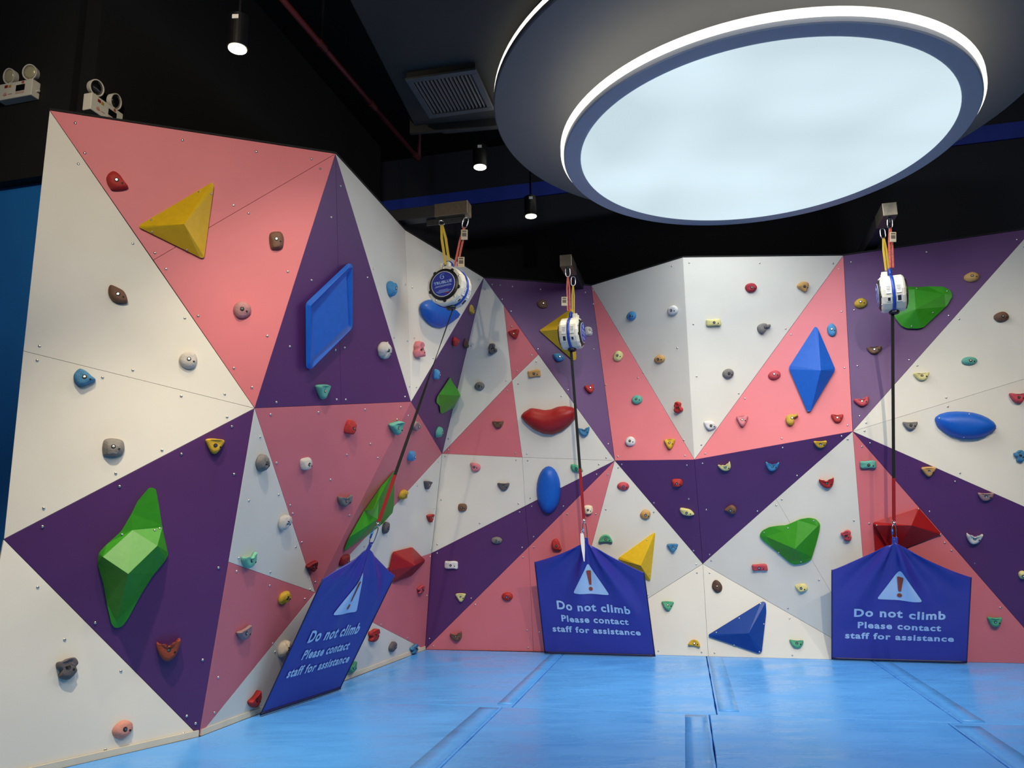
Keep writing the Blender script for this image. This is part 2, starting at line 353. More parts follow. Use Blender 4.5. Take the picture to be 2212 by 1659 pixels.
PROF = dict(oval='dome', egg='dome', tear='flat', leaf='flat', tri='lip', half='lip', crescent='lip', bar='flat', comma='flat', lobes='lip', shell='dome', block='wedge')
HOLD_GROUP = 'small climbing holds bolted to the wall'
boltm = None
def add_hold(u, v, wpx, hpx, shape, col, label, ang=0.0, mirror=False):
    global boltm
    P = find_panel(u, v); rt, up, n = frame(P); p = on_plane(u, v, P['p'], P['n'])
    cu, cv = proj(p)
    ur = Vector(proj(p+rt*0.05))-Vector((cu, cv)); uu = Vector(proj(p+up*0.05))-Vector((cu, cv)); un = Vector(proj(p+n*0.05))-Vector((cu, cv))
    dw, dh = abs(ur.x)/0.05, abs(uu.y)/0.05
    W = min(0.30, wpx/dw); H = min(0.30, hpx/dh)
    D = max(0.04, min(0.075, 0.42*min(W, H)))
    W = max(0.07, W-D*0.45*abs(un.x)/0.05/dw); H = max(0.055, H-D*0.3*abs(un.y)/0.05/dh)
    p = p - rt*(D*0.35*un.x/0.05/dw)*(1 if ur.x > 0 else -1)*0.6
    pts = SH[shape]
    if mirror: pts = [(-x, y) for x, y in pts][::-1]
    ca, sa = math.cos(math.radians(ang)), math.sin(math.radians(ang))
    pts = [(x*ca-y*sa, x*sa+y*ca) for x, y in pts]
    pts = catmull(pts, 4)
    x0, x1 = min(q[0] for q in pts), max(q[0] for q in pts); y0, y1 = min(q[1] for q in pts), max(q[1] for q in pts)
    pts = [((x-(x0+x1)/2)/(x1-x0)*W, (y-(y0+y1)/2)/(y1-y0)*H) for x, y in pts]
    prof, (ox, oy) = HP[PROF[shape]]
    seed = Vector((u*0.37, v*0.11, 3.1)); vs = []; fs = []; k = len(pts)
    cx = sum(q[0] for q in pts)/k; cy = sum(q[1] for q in pts)/k
    for (s, hh) in prof:
        f_ = 1-s if s < 1 else 0
        for (x, y) in pts:
            X = cx+(x-cx)*s+ox*W*f_; Y = cy+(y-cy)*s+oy*H*f_
            q = noise.noise(Vector((X*14, Y*14, hh*2))+seed)
            rib = 0.006*math.sin(X*150) if shape == 'shell' and hh > 0.2 else 0.0
            vs.append(Vector((X*(1+0.08*q*(hh > 0)), Y*(1+0.08*q*(hh > 0)), D*hh*(1+0.28*q)+rib)))
    for i in range(len(prof)-1):
        for j in range(k): fs.append((i*k+j, i*k+(j+1) % k, (i+1)*k+(j+1) % k, (i+1)*k+j))
    top = sum(vs[-k:], Vector())/k; vs.append(top+Vector((0, 0, D*0.02)))
    for j in range(k): fs.append(((len(prof)-1)*k+j, (len(prof)-1)*k+(j+1) % k, len(vs)-1))
    fs.append(tuple(range(k))[::-1])
    t = thing('climbing_hold', p, label, 'climbing hold', HOLD_GROUP)
    t.rotation_mode = 'QUATERNION'; t.rotation_quaternion = Matrix((rt, up, n)).transposed().to_quaternion()
    body = mesh('hold_body', vs, fs, hold_mat(col), t, smooth=shape != 'block')
    tree = BVHTree.FromPolygons(vs, fs)
    for nm, (bx, by), sc in (('bolt', (cx*0.8, cy*0.8), 1.0), ('screw_hole', (cx-W*0.27*(1 if mirror else -1), cy-H*0.12), 0.55)):
        hit = tree.ray_cast(Vector((bx, by, 1)), Vector((0, 0, -1)))
        if hit[0] is None: continue
        q = hit[0]; nn = hit[1].lerp(Vector((0, 0, 1)), 0.5).normalized()
        if nm == 'bolt':
            b = MB(); b.lathe((0, 0, 0), (0, 0, 1), [(-0.012, .0155), (0.0025, .0155), (0.003, .009)], 12, 1)
            b.lathe((0, 0, 0), (0, 0, 1), [(0.001, .0092), (.0062, .0088), (.0065, .0045)], 10, 0)
            o = b.build('bolt', [STEEL, DARKHOLE], t)
        else:
            b = MB(); b.lathe((0, 0, 0), (0, 0, 1), [(-0.008, .0075), (0.0018, .0075), (0.0019, .003)], 8, 0); o = b.build('screw_hole', DARKHOLE, t)
        o.location = q; o.rotation_mode = 'QUATERNION'; o.rotation_quaternion = Vector((0, 0, 1)).rotation_difference(nn)
    return t
HOLDS = [
 # ---- left flank
 (254, 393, 48, 40, 'tear', 'red', 'red teardrop hold, only red one on the top left pink panel', 0),
 (597, 520, 32, 42, 'block', 'brown', 'brown tapered hold on pink panel, right of the yellow triangular volume', 10),
 (523, 670, 38, 36, 'egg', 'rosegrey', 'dusty rose rounded hold on pink panel, between brown hold and blue rhombus volume', 200),
 (255, 638, 44, 36, 'leaf', 'brown', 'brown leaf-shaped hold highest on the big left white panel', 0),
 (407, 779, 40, 38, 'oval', 'marble', 'marbled off-white round hold on left white panel, just above its joint', 0),
 (183, 817, 48, 37, 'tear', 'blue', 'blue teardrop hold just under the joint of the left white panel', 12),
 (245, 967, 48, 40, 'block', 'grey', 'grey wedge hold on left white panel, above the purple panel edge', 0),
 (463, 964, 42, 32, 'tri', 'yellow', 'yellow hold near the top of the left purple panel', 0),
 (361, 1402, 50, 46, 'crescent', 'rust', 'rust-brown horned hold low on the left purple panel, right of green volume', 0),
 (143, 1445, 46, 46, 'lobes', 'darkgrey', 'dark grey two-lobed hold on the bottom left white panel', -10),
 (265, 1575, 46, 38, 'egg', 'peach', 'peach and mauve egg hold at the foot of the bottom left white panel', 30),
 (829, 757, 27, 36, 'shell', 'marble', 'ribbed white shell hold on the purple panel right of the blue rhombus volume', 8),
 (694, 845, 30, 32, 'tri', 'teal', 'teal grooved hold under the blue rhombus volume', 12),
 (844, 627, 19, 32, 'shell', 'brightblue', 'light blue hold high on the left folded white panel, near the rhombus volume', 0),
 (903, 757, 22, 36, 'lobes', 'pink', 'pink two-lobed hold on white panel, below the blue half-moon volume', 170),
 (565, 1000, 26, 38, 'shell', 'grey', 'grey ribbed hold at the top of the narrow white strip', 15),
 (613, 1128, 24, 34, 'shell', 'marble', 'off-white ribbed hold halfway down the narrow white strip', -20),
 (535, 1209, 32, 34, 'crescent', 'mint', 'mint green hold at the bottom of the narrow white strip', 10),
 (614, 1290, 26, 28, 'shell', 'yellow', 'yellow grooved hold on the small lower pink panel, left of the leaning banner', -30),
 (524, 1366, 30, 30, 'half', 'mauve', 'mauve grey ledge hold on the small lower pink panel beside purple edge', 20),
 (547, 1510, 26, 36, 'half', 'red', 'red stepped hold at the mat, left of the leaning banner foot', 30),
 (613, 1400, 28, 36, 'shell', 'cream', 'cream ribbed hold partly hidden by the edge of the leaning banner', -20),
 (757, 923, 25, 30, 'block', 'red', 'red block hold on the pink panel under the blue rhombus volume', 0),
 (852, 922, 28, 30, 'tri', 'teal', 'teal hold on pink panel, just left of the black strap', 25),
 (661, 1001, 28, 28, 'block', 'marble', 'grey-white faceted hold in the middle of the central left pink panel', 20),
 (742, 1080, 30, 26, 'crescent', 'grey', 'dark grey horned hold on pink panel, left of the green triangular volume', 5),
 (671, 1222, 24, 24, 'tri', 'darkred', 'dark red hold at the lower left edge of the central left pink panel', 30),
 (745, 1209, 22, 26, 'block', 'darkred', 'dark red hold just above the top edge of the leaning banner', 10),
 (898, 921, 24, 20, 'tear', 'mauve', 'grey-brown hold on pink panel, just right of the black strap', 40),
 (889, 985, 18, 22, 'block', 'brightblue', 'small blue hold on narrow pink panel right of the black strap', 10),
 (870, 1068, 18, 22, 'shell', 'yellow', 'small yellow hold right of the green triangular volume', -30),
 (922, 1048, 16, 18, 'tri', 'darkgrey', 'small dark grey hold on narrow white panel left of the wall corner', 0),
 (928, 1119, 16, 18, 'tri', 'red', 'small red hold beside the wall corner above the red faceted volume', 10),
 (832, 1140, 14, 26, 'shell', 'darkgrey', 'dark grey hold behind the carabiner of the leaning banner', -10),
 (907, 1273, 15, 18, 'lobes', 'pinkred', 'small pink-red hold below the red faceted volume', 0),
 (805, 1372, 22, 28, 'lobes', 'red', 'red two-lobed hold on low white panel, right of the leaning banner', -10),
 (848, 1396, 18, 22, 'egg', 'darkgrey', 'dark grey egg hold low on white panel between red and blue holds', 40),
 (893, 1401, 18, 20, 'lobes', 'blue', 'blue hold low in the corner beside the mat', 0),
 (757, 1441, 22, 24, 'crescent', 'green', 'green hold beside the lower right corner of the leaning banner', 20),
 # ---- centre
 (1019, 671, 14, 16, 'block', 'gold', 'small yellow hold at the top of the narrow purple panel, right of left belay', 0),
 (982, 740, 15, 18, 'tear', 'red', 'small red hold on narrow purple panel above the green arrow volume', 50),
 (1006, 744, 14, 18, 'block', 'darkbrown', 'small dark brown hold at the right edge of the narrow purple panel', 0),
 (943, 810, 17, 22, 'block', 'brightblue', 'small blue hold on narrow purple panel, left of the green arrow volume', 15),
 (947, 934, 15, 24, 'egg', 'teal', 'teal hold at the bottom of the narrow purple panel, below green volume', 60),
 (1065, 754, 18, 24, 'lobes', 'darkgrey', 'dark grey two-lobed hold on tall white panel, left of pink triangle', 180),
 (1036, 834, 22, 18, 'oval', 'grey', 'grey round hold on tall white panel, right of the green arrow volume', 0),
 (1110, 722, 24, 20, 'tri', 'red', 'red hold on the small pink triangle, left of middle belay', 10),
 (1172, 658, 24, 18, 'egg', 'brown', 'brown hold high on the central purple panel, left of middle belay', 0),
 (1272, 716, 17, 20, 'block', 'white', 'white hold on purple panel, just right of middle belay', 0),
 (1207, 773, 24, 17, 'leaf', 'brightblue', 'blue hold below the yellow volume behind middle belay', 20),
 (1154, 807, 28, 16, 'bar', 'tan', 'tan bar hold on white panel above the red bean volume', 4),
 (1272, 840, 20, 20, 'crescent', 'red', 'red hold on central purple panel, right of the middle strap', 10),
 (1262, 932, 24, 20, 'crescent', 'blue', 'blue curved hold right of the red bean volume', 0),
 (1076, 917, 24, 16, 'half', 'brown', 'brown hold on pink triangle, left of the red bean volume', 0),
 (1027, 1009, 22, 20, 'tear', 'pink', 'pink hold high on the white panel right of the wall corner', 150),
 (1088, 1051, 26, 17, 'half', 'darkgrey', 'dark grey notched hold on white panel, left of the blue oval volume', 0),
 (999, 1096, 20, 17, 'block', 'brown', 'brown hold on white panel near the wall corner, above purple panel', 0),
 (1073, 1167, 24, 15, 'egg', 'grey', 'grey hold on the slanting purple panel', 0),
 (975, 1220, 30, 18, 'bar', 'white', 'white bone-shaped bar hold on purple panel near the wall corner', -4),
 (996, 1290, 22, 18, 'tri', 'paleyellow', 'pale yellow hold at the lower end of the slanting purple panel', 0),
 (1096, 1288, 24, 18, 'oval', 'red', 'red oval hold on pink panel, left of the middle banner', 0),
 (985, 1373, 26, 20, 'crescent', 'brown', 'brown curved hold low on pink panel beside the corner', 10),
 (1202, 1176, 22, 26, 'tear', 'red', 'red teardrop hold above the left shoulder of the middle banner', -20),
 (1246, 1011, 26, 18, 'leaf', 'green', 'green hold behind the middle strap, right of blue oval volume', 0),
 (1271, 1101, 20, 20, 'block', 'cream', 'cream block hold beside the red sleeve of the middle strap', 0),
 (1308, 1163, 30, 18, 'half', 'green', 'green pointed hold right of the middle banner tip', 180),
 (1346, 1050, 26, 18, 'oval', 'pinkred', 'pink-red oval hold at the top of the central lower white panel', 0),
 (1394, 1111, 22, 21, 'egg', 'tan', 'tan egg hold on central lower white panel, left of the purple triangle', 30),
 (1453, 1183, 24, 18, 'tri', 'blue', 'blue hold on white panel, right of the tall yellow volume', 0),
 # ---- right of the fold
 (1364, 683, 21, 19, 'egg', 'brightblue', 'blue egg hold on the upper white panel right of middle belay', 20),
 (1453, 671, 24, 20, 'egg', 'white', 'white round hold on upper white panel, left of the vertical fold', 0),
 (1541, 697, 33, 16, 'bar', 'paleyellow', 'pale yellow bar hold high on the upper right white panel', 2),
 (1622, 622, 26, 20, 'egg', 'crimson', 'crimson egg hold highest on the upper right white panel', 0),
 (1734, 620, 26, 22, 'tear', 'tan', 'tan hold in the right corner of the upper right white panel', -60),
 (1650, 710, 30, 22, 'comma', 'grey', 'grey hook-shaped hold on upper right white panel', 0),
 (1335, 770, 22, 22, 'egg', 'paleyellow', 'pale yellow hold at the top of the narrow pink panel', 60),
 (1425, 776, 24, 17, 'oval', 'tan', 'tan oval hold on upper white panel, left of the vertical fold', 0),
 (1573, 807, 25, 21, 'egg', 'grey', 'grey egg hold low on the upper right white panel', 20),
 (1376, 864, 24, 20, 'oval', 'teal', 'teal oval hold in the middle of the narrow pink panel', 10),
 (1466, 880, 18, 24, 'lobes', 'red', 'red two-lobed hold left of the vertical fold, near its foot', 170),
 (1534, 919, 28, 19, 'leaf', 'white', 'white hold at the lower tip of the upper right white panel', 20),
 (1362, 954, 23, 21, 'egg', 'white', 'white hold low on the narrow pink panel', 0),
 (1447, 960, 24, 22, 'tri', 'yellow', 'yellow flat-topped hold at the bottom right of the narrow pink panel', 0),
 (1604, 911, 26, 24, 'tri', 'pink', 'pink triangular hold on the large pink panel, left of hook hold', 0),
 (1711, 908, 28, 25, 'comma', 'gold', 'yellow hook-shaped hold under the blue diamond volume', 10),
 (1673, 811, 26, 20, 'egg', 'pinkred', 'pink-red egg hold left of the blue diamond volume', 20),
 (1797, 714, 20, 28, 'oval', 'brightblue', 'blue upright oval hold above right of the blue diamond volume', 0),
 (1809, 905, 26, 18, 'half', 'red', 'red grooved hold at the right corner of the large pink panel', 0),
 (1772, 959, 28, 15, 'half', 'yellow', 'yellow half-moon hold at the right end of the purple triangle', 2),
 (1565, 1006, 27, 20, 'crescent', 'paleyellow', 'pale yellow curved hold high on the purple triangle', 15),
 (1669, 1006, 28, 20, 'crescent', 'brightblue', 'blue curved hold high on the purple triangle', -10),
 (1463, 1042, 24, 17, 'block', 'red', 'red hold on the left half of the purple triangle', 0),
 (1484, 1104, 30, 17, 'leaf', 'paleyellow', 'pale yellow slanted hold lower on the left half of the purple triangle', 0),
 (1578, 1099, 26, 19, 'tear', 'brown', 'brown hold in the lower middle of the purple triangle', 200),
 (1786, 1043, 32, 23, 'crescent', 'red', 'red horned hold above the green three-lobed volume', 0),
 (1828, 1156, 22, 24, 'lobes', 'pinkred', 'pink-red two-lobed hold right of the green three-lobed volume', 0),
 (1641, 1225, 34, 15, 'bar', 'pinkred', 'pink-red bar hold below left of the green three-lobed volume', 3),
 (1731, 1269, 28, 18, 'block', 'paleyellow', 'pale yellow hold below the green three-lobed volume', 20),
 (1549, 1267, 22, 27, 'egg', 'darkbrown', 'dark brown oval hold under the tip of the purple triangle', -50),
 (1443, 1309, 26, 20, 'tri', 'green', 'green flat-topped hold right of the middle banner', 0),
 (1499, 1390, 26, 16, 'half', 'yellow', 'yellow hold at the mat, left of the dark blue volume', 170),
 (1721, 1391, 30, 18, 'half', 'green', 'green half-moon hold at the mat, right of the dark blue volume', 0),
 (1859, 656, 28, 22, 'egg', 'gold', 'yellow hold on the right purple panel, left of the right belay', 20),
 (2099, 600, 34, 21, 'oval', 'tan', 'tan oval hold high on the right purple panel', 0),
 (1889, 758, 32, 16, 'half', 'brown', 'brown wedge hold on right purple panel, below the right belay', 0),
 (2163, 685, 34, 22, 'egg', 'brown', 'brown egg hold highest on the right white panel', 15),
 (2094, 780, 34, 18, 'oval', 'teal', 'teal oval hold on the right white panel', 4),
 (1990, 814, 34, 17, 'half', 'paleyellow', 'pale yellow half-moon hold on the right white panel', 4),
 (1861, 869, 32, 20, 'crescent', 'pinkred', 'pink-red curved hold low on the right purple panel', 5),
 (2198, 860, 36, 22, 'half', 'pinkred', 'pink-red hold on right white panel, cut by the photo edge', 0),
 (1966, 920, 32, 18, 'half', 'grey', 'grey half-moon hold left of the blue lens-shaped volume', 0),
 (2201, 985, 24, 26, 'lobes', 'blue', 'blue knobbly hold right of and below the blue lens-shaped volume', 0),
 (1875, 1003, 36, 17, 'bar', 'teal', 'teal bar hold at the top of the right pink panel', 0),
 (2006, 1018, 32, 21, 'tri', 'tan', 'tan ledge hold on the slanting right purple panel, highest there', 0),
 (2129, 1072, 34, 18, 'half', 'mauve', 'grey-tan ledge hold at the upper edge of the slanting right purple panel', 0),
 (2105, 1162, 36, 24, 'crescent', 'white', 'white curved hold on the slanting right purple panel', -12),
 (2148, 1342, 32, 22, 'half', 'green', 'green hold low on the right pink panel, right of the right banner', 0),
 (2208, 1241, 16, 18, 'egg', 'paleyellow', 'pale yellow hold at the right photo edge on purple panel', 0),
]
for h in HOLDS: add_hold(*h)

# ------------------------------------------------------------------ large volumes
VC = dict(yellow=(216, 176, 20), blue=(18, 88, 184), darkblue=(12, 60, 140), green=(50, 140, 24), red=(150, 22, 24), gold=(206, 168, 32))
VOL_GROUP = 'large sculpted volumes on the climbing wall'
def vol_mat(c): return mat('volume_'+c, VC[c], 0.45, var=0.06, scale=20, bump=0.07, bscale=160, spec=0.4)
def z(ox, oy, s, txt): return [(ox+float(t.split(',')[0])/s, oy+float(t.split(',')[1])/s) for t in txt.split()]
def add_volume(outline, inner, ridges, col, label, rim=0.02, panel=None, dome=None, rnd=10, screws=()):
    cu = sum(p[0] for p in outline)/len(outline); cv = sum(p[1] for p in outline)/len(outline)
    P = find_panel(*(panel or (cu, cv))); rt, up, n = frame(P); p0 = on_plane(cu, cv, P['p'], n)
    def loc(u, v, h): q = on_plane(u, v, P['p'], n, h)-p0; return Vector((q.dot(rt), q.dot(up), h))
    ol = roundpoly(outline, rnd) if rnd else outline
    base = [loc(u, v, 0.0) for u, v in ol]
    ring = [loc(u, v, rim) for u, v in ol]
    k = len(ol)
    cen = sum(ring, Vector())/k
    v2 = [Vector((q.x, q.y)) for q in ring]; hh = [rim]*k; edges = [(i, (i+1) % k) for i in range(k)]
    if dome:
        # interior points; the height grows from the outline inwards
        xs = [q.x for q in v2]; ys = [q.y for q in v2]; st = min(max(xs)-min(xs), max(ys)-min(ys))/9
        poly = [(q.x, q.y) for q in v2]; cand = []
        X = min(xs)
        while X < max(xs):
            Y = min(ys)
            while Y < max(ys):
                if inpoly(X, Y, poly):
                    d = min(_segd(Vector((X, Y)), v2[i], v2[i-1]) for i in range(k))
                    if d > st*0.45: cand.append((X, Y, d))
                Y += st
            X += st
        dm = max(c[2] for c in cand)
        for X, Y, d in cand: v2.append(Vector((X, Y))); hh.append(rim+dome*math.sqrt(max(0, 1-(1-d/dm)**2)))
    n_in = len(v2)
    for (u, v, h) in inner:
        q = loc(u, v, h); v2.append(Vector((q.x, q.y))); hh.append(h)
    for (i, j) in ridges:
        f = lambda t: (n_in+t) if t >= 0 else _near(v2, loc(*outline[-t-1], rim), k)
        edges.append((f(i), f(j)))
    rv, re, rf, ov, oe, of = delaunay_2d_cdt(v2, edges, [tuple(range(k))], 1, 1e-5)
    hv = []
    for i, q in enumerate(rv):
        hv.append(hh[ov[i][0]] if ov[i] else rim)
    verts = [Vector((q.x, q.y, hv[i])) for i, q in enumerate(rv)]; faces = [tuple(f) for f in rf]
    mp = {ov[i][0]: i for i in range(len(rv)) if ov[i] and ov[i][0] < k}
    for i in range(len(rv)):
        for t in ov[i]:
            if t < k: mp[t] = i
    nb = len(verts); verts += base
    for i in range(k):
        j = (i+1) % k
        if i in mp and j in mp: faces.append((mp[i], mp[j], nb+j, nb+i))
    faces.append(tuple(nb+i for i in range(k)))
    t = thing('climbing_volume', p0, label, 'climbing volume', VOL_GROUP)
    t.rotation_mode = 'QUATERNION'; t.rotation_quaternion = Matrix((rt, up, n)).transposed().to_quaternion()
    o = mesh('volume_body', verts, faces, vol_mat(col), t, smooth=bool(dome))
    if not dome:
        b = o.modifiers.new('bevel', 'BEVEL'); b.width = 0.008; b.segments = 3; b.limit_method = 'ANGLE'; b.angle_limit = math.radians(14); b.harden_normals = False
        for pf in o.data.polygons: pf.use_smooth = False
    tree = BVHTree.FromPolygons(verts, faces)
    for (u, v) in screws:
        q = loc(u, v, rim); hit = tree.ray_cast(Vector((q.x, q.y, 2)), Vector((0, 0, -1)))
        if hit[0] is None: continue
        nn = hit[1] if hit[1].z > 0 else -hit[1]
        s = link('screw', sm, t); s.location = hit[0]; s.scale = (.85, .85, .85); s.rotation_mode = 'QUATERNION'; s.rotation_quaternion = Vector((0, 0, 1)).rotation_difference(nn)
    return t
def _segd(p, a, b):
    ab = b-a; t = max(0, min(1, (p-a).dot(ab)/max(ab.length_squared, 1e-12))); return (p-a-ab*t).length
def _near(v2, q, k): return min(range(k), key=lambda i: (v2[i]-Vector((q.x, q.y))).length)

add_volume([(296, 489), (459, 393), (462, 402), (441, 556), (434, 557)], [(398, 484, .20)], [(-1, 0), (-2, 0), (-4, 0)], 'yellow', 'yellow three-sided pyramid volume on the top left pink panel', screws=[(430, 416), (456, 420), (327, 477), (329, 502), (404, 540)])
add_volume([(660, 655), (752, 568), (762, 572), (762, 708), (672, 798), (661, 795)],
           [(671, 661, .07), (752, 580, .07), (753, 702, .07), (670, 785, .07), (676, 663, .025), (747, 592, .025), (748, 700, .025), (675, 772, .025)], [(0, 1), (1, 2), (2, 3), (3, 0), (4, 5), (5, 6), (6, 7), (7, 4)], 'blue', 'blue rhombus volume with hollow middle on the tall purple panel', rim=.05, rnd=8)
add_volume(z(0, 1080, 2.866, '925,-78 965,-70 985,40 1005,170 1042,340 1020,380 945,470 870,590 790,740 755,785 715,795 690,770 665,660 640,520 602,390 610,330 650,285 750,195 815,85 850,10'),
           [(222, 1203, .12), (340, 1179, .13), (277, 1240, .23), (286, 1145, .03), (253, 1340, .03)],
           [(0, 2), (1, 2), (0, 3), (3, 1), (2, 4)], 'green', 'big green star-like volume with box corner on the left purple panel', rnd=6, rim=.02, screws=z(0, 1080, 2.866, '755,215 988,175 955,186'))
add_volume(z(840, 540, 3.457, '230,430 238,400 265,380 300,370 345,372 400,392 455,425 520,470 510,510 480,535 430,570 395,583 340,575 290,545 245,490'), [], [], 'blue', 'blue half-moon volume behind the left belay', rim=.02, dome=.09, rnd=4)
add_volume(z(840, 540, 3.457, '460,948 470,980 545,1090 546,1150 480,1182 400,1222 385,1215 380,1162 353,1138 360,1100 372,1080'), [(948, 861, .17), (994, 855, .12)], [(0, 1)], 'green', 'green arrow-shaped volume on the narrow purple panel', rim=.015, rnd=4)
add_volume([(853, 1016), (851, 1092), (847, 1112), (833, 1126), (797, 1154), (746, 1190), (744, 1186), (752, 1165), (785, 1106), (822, 1052)], [(807, 1101, .15), (816, 1121, .15)], [(-1, 0), (0, 1), (-6, 1)], 'green', 'green triangular volume behind the left strap', rim=.015, rnd=4, panel=(800, 1085))
add_volume(z(400, 1080, 2.866, '1284,322 1405,291 1486,372 1480,388 1405,468 1290,512 1262,425'), [(896, 1222, .16), (853, 1252, .12)], [(-1, 0), (-3, 0), (0, 1)], 'red', 'red faceted volume right of the leaning banner', rim=.02, rnd=4, panel=(900, 1180))
add_volume(z(840, 540, 3.457, '983,1243 1005,1213 1060,1180 1110,1186 1160,1196 1210,1191 1260,1170 1320,1164 1380,1177 1405,1208 1395,1255 1350,1310 1290,1355 1220,1379 1150,1372 1080,1340 1020,1292'), [], [], 'red', 'red bean-shaped volume on the central white panel', rim=.02, dome=.12, rnd=4)
add_volume([(1185+26*math.sin(t*math.pi/12), 1058-51*math.cos(t*math.pi/12)) for t in range(24)], [], [], 'blue', 'blue upright oval volume at the edge of the slanting purple panel', rim=.02, dome=.10, rnd=0, panel=(1180, 1040))
add_volume([(1413, 1150), (1415.5, 1153), (1405, 1254), (1400, 1254), (1336, 1208), (1337, 1204)], [(1384, 1222, .17)], [(-1, 0), (-3, 0), (-5, 0)], 'yellow', 'tall yellow pyramid volume behind the right shoulder of the middle banner', rim=.015, rnd=3, panel=(1380, 1160), screws=[(1397, 1166), (1402, 1240)])
add_volume([(1165, 714), (1233, 667), (1238, 668), (1245, 775), (1241, 779), (1236, 777)], [(1212, 711, .18)], [(-1, 0), (-2, 0), (-5, 0)], 'gold', 'yellow pyramid volume behind the middle belay', rim=.015, rnd=4)
add_volume(z(1300, 540, 3.457, '1590,572 1610,578 1742,885 1738,905 1560,1205 1535,1208 1398,890 1400,870'), [(1773, 800, .17)], [(-1, 0), (-3, 0), (-5, 0), (-7, 0)], 'blue', 'tall blue diamond volume on the large pink panel', rim=.03, rnd=5)
add_volume(z(1760, 460, 3.073, '560,500 625,489 690,491 760,487 850,489 900,512 915,550 880,612 725,758 690,768 610,766 573,748 528,690 520,590'), [(1978, 668, .14), (1975, 625, .10), (2040, 635, .05)], [(0, 1), (1, 2)], 'green', 'green rounded volume behind the right belay', rim=.03, rnd=5, screws=z(1760, 460, 3.073, '676,512 879,521 785,668 643,755'))
add_volume(z(1760, 460, 3.073, '797,1375 800,1355 830,1335 880,1321 940,1317 1000,1319 1050,1325 1100,1338 1150,1360 1190,1388 1206,1415 1200,1440 1150,1475 1100,1492 1050,1501 1000,1501 960,1497 910,1483 870,1463 815,1420'), [], [], 'blue', 'blue lens-shaped volume on the right white panel', rim=.015, dome=.11, rnd=4, screws=z(1760, 460, 3.073, '815,1364 1011,1337 980,1488 1190,1430'))
add_volume(z(1300, 960, 3.457, '1176,680 1195,645 1250,617 1310,607 1380,602 1430,580 1480,558 1545,547 1600,556 1632,595 1625,650 1600,745 1565,860 1520,885 1440,900 1405,886 1300,795 1200,715'),
           [(1352, 0, 0)][:0]+[(1655, 1159, .04), (1717, 1186, .16), (1766, 1137, .05), (1733, 1211, .05), (1690, 1148, .05)], [(0, 1), (2, 1), (3, 1)], 'green', 'green three-lobed volume on the white panel, left of the right banner', rim=.025, rnd=5, screws=z(1300, 960, 3.457, '1213,658 1391,622 1583,569 1323,805 1489,873'))
add_volume(z(1300, 960, 3.457, '797,1420 1200,1172 1225,1180 1229,1250 1195,1552 1170,1561 800,1436'), [(1617, 1368, .17)], [(-1, 0), (-3, 0), (-6, 0)], 'darkblue', 'dark blue pyramid volume standing just above the mat', rim=.025, rnd=5, screws=z(1300, 960, 3.457, '1185,1191 1026,1299 855,1405 1209,1341 988,1498 1177,1549'))
add_volume(z(1760, 960, 3.319, '418,560 745,455 910,645 680,732 560,790 436,790'), [(1969, 1135, .17), (1893, 1135, .10)], [(1, 0), (-2, 0), (-3, 0), (-1, 1)], 'red', 'dark red box-like volume behind the tip of the right banner', rim=.02, rnd=4, panel=(1930, 1110), screws=z(1760, 960, 3.319, '430,567 743,462 902,646'))

# ------------------------------------------------------------------ blue crash mats
def mat_pvc():
    m = mat('blue_pvc', (90, 172, 250), 0.36, var=0.05, scale=1.4, spec=0.5)
    nt = m.node_tree; b = nt.nodes['Principled BSDF']
    tc = nt.nodes.new('ShaderNodeTexCoord'); mp = nt.nodes.new('ShaderNodeMapping')
    mp.inputs['Rotation'].default_value = (0, 0, 0.22); mp.inputs['Scale'].default_value = (1.2, 3.4, 1)
    n1 = nt.nodes.new('ShaderNodeTexNoise'); n1.inputs['Scale'].default_value = 1.3; n1.inputs['Detail'].default_value = 3; n1.inputs['Distortion'].default_value = 0.6
    bp = nt.nodes.new('ShaderNodeBump'); bp.inputs['Strength'].default_value = 0.35; bp.inputs['Distance'].default_value = 0.03
    nt.links.new(tc.outputs['Object'], mp.inputs['Vector']); nt.links.new(mp.outputs['Vector'], n1.inputs['Vector'])
    nt.links.new(n1.outputs['Fac'], bp.inputs['Height']); nt.links.new(bp.outputs['Normal'], b.inputs['Normal'])
    n2 = nt.nodes.new('ShaderNodeTexNoise'); n2.inputs['Scale'].default_value = 1.6; n2.inputs['Detail'].default_value = 3
    mr = nt.nodes.new('ShaderNodeMapRange'); mr.inputs[1].default_value = 0.35; mr.inputs[2].default_value = 0.7; mr.inputs[3].default_value = 0.2; mr.inputs[4].default_value = 0.42
    nt.links.new(mp.outputs['Vector'], n2.inputs['Vector']); nt.links.new(n2.outputs['Fac'], mr.inputs[0]); nt.links.new(mr.outputs[0], b.inputs['Roughness'])
    return m
PVC = mat_pvc()
MO = Vector((-0.04, 6.86, 0)); ME1 = Vector((0.977, -0.213, 0)).normalized(); ME2 = Vector((-ME1.y, ME1.x, 0))
def mp_(a, b): return MO+ME1*a+ME2*b
def isect(p, d, q, e):   # plan intersection of two lines
    det = d.x*(-e.y)+e.x*d.y; r = q-p; t = (r.x*(-e.y)+e.x*r.y)/det; return p+d*t
WB = V['B2'].copy(); WBD = (V['B6']-V['B2']).normalized(); WBN = Vector((WBD.y, -WBD.x, 0))
def back_at(a): return isect(mp_(a, 0), ME2, WB+WBN*0.005, WBD)
LD = (V['B2']-V['B1']).normalized(); LN = Vector((LD.y, -LD.x, 0))
LD0 = (V['B1']-V['B0']).normalized(); LN0 = Vector((LD0.y, -LD0.x, 0))
cornerB = isect(V['B1']+LN*0.015, LD, WB+WBN*0.005, WBD)
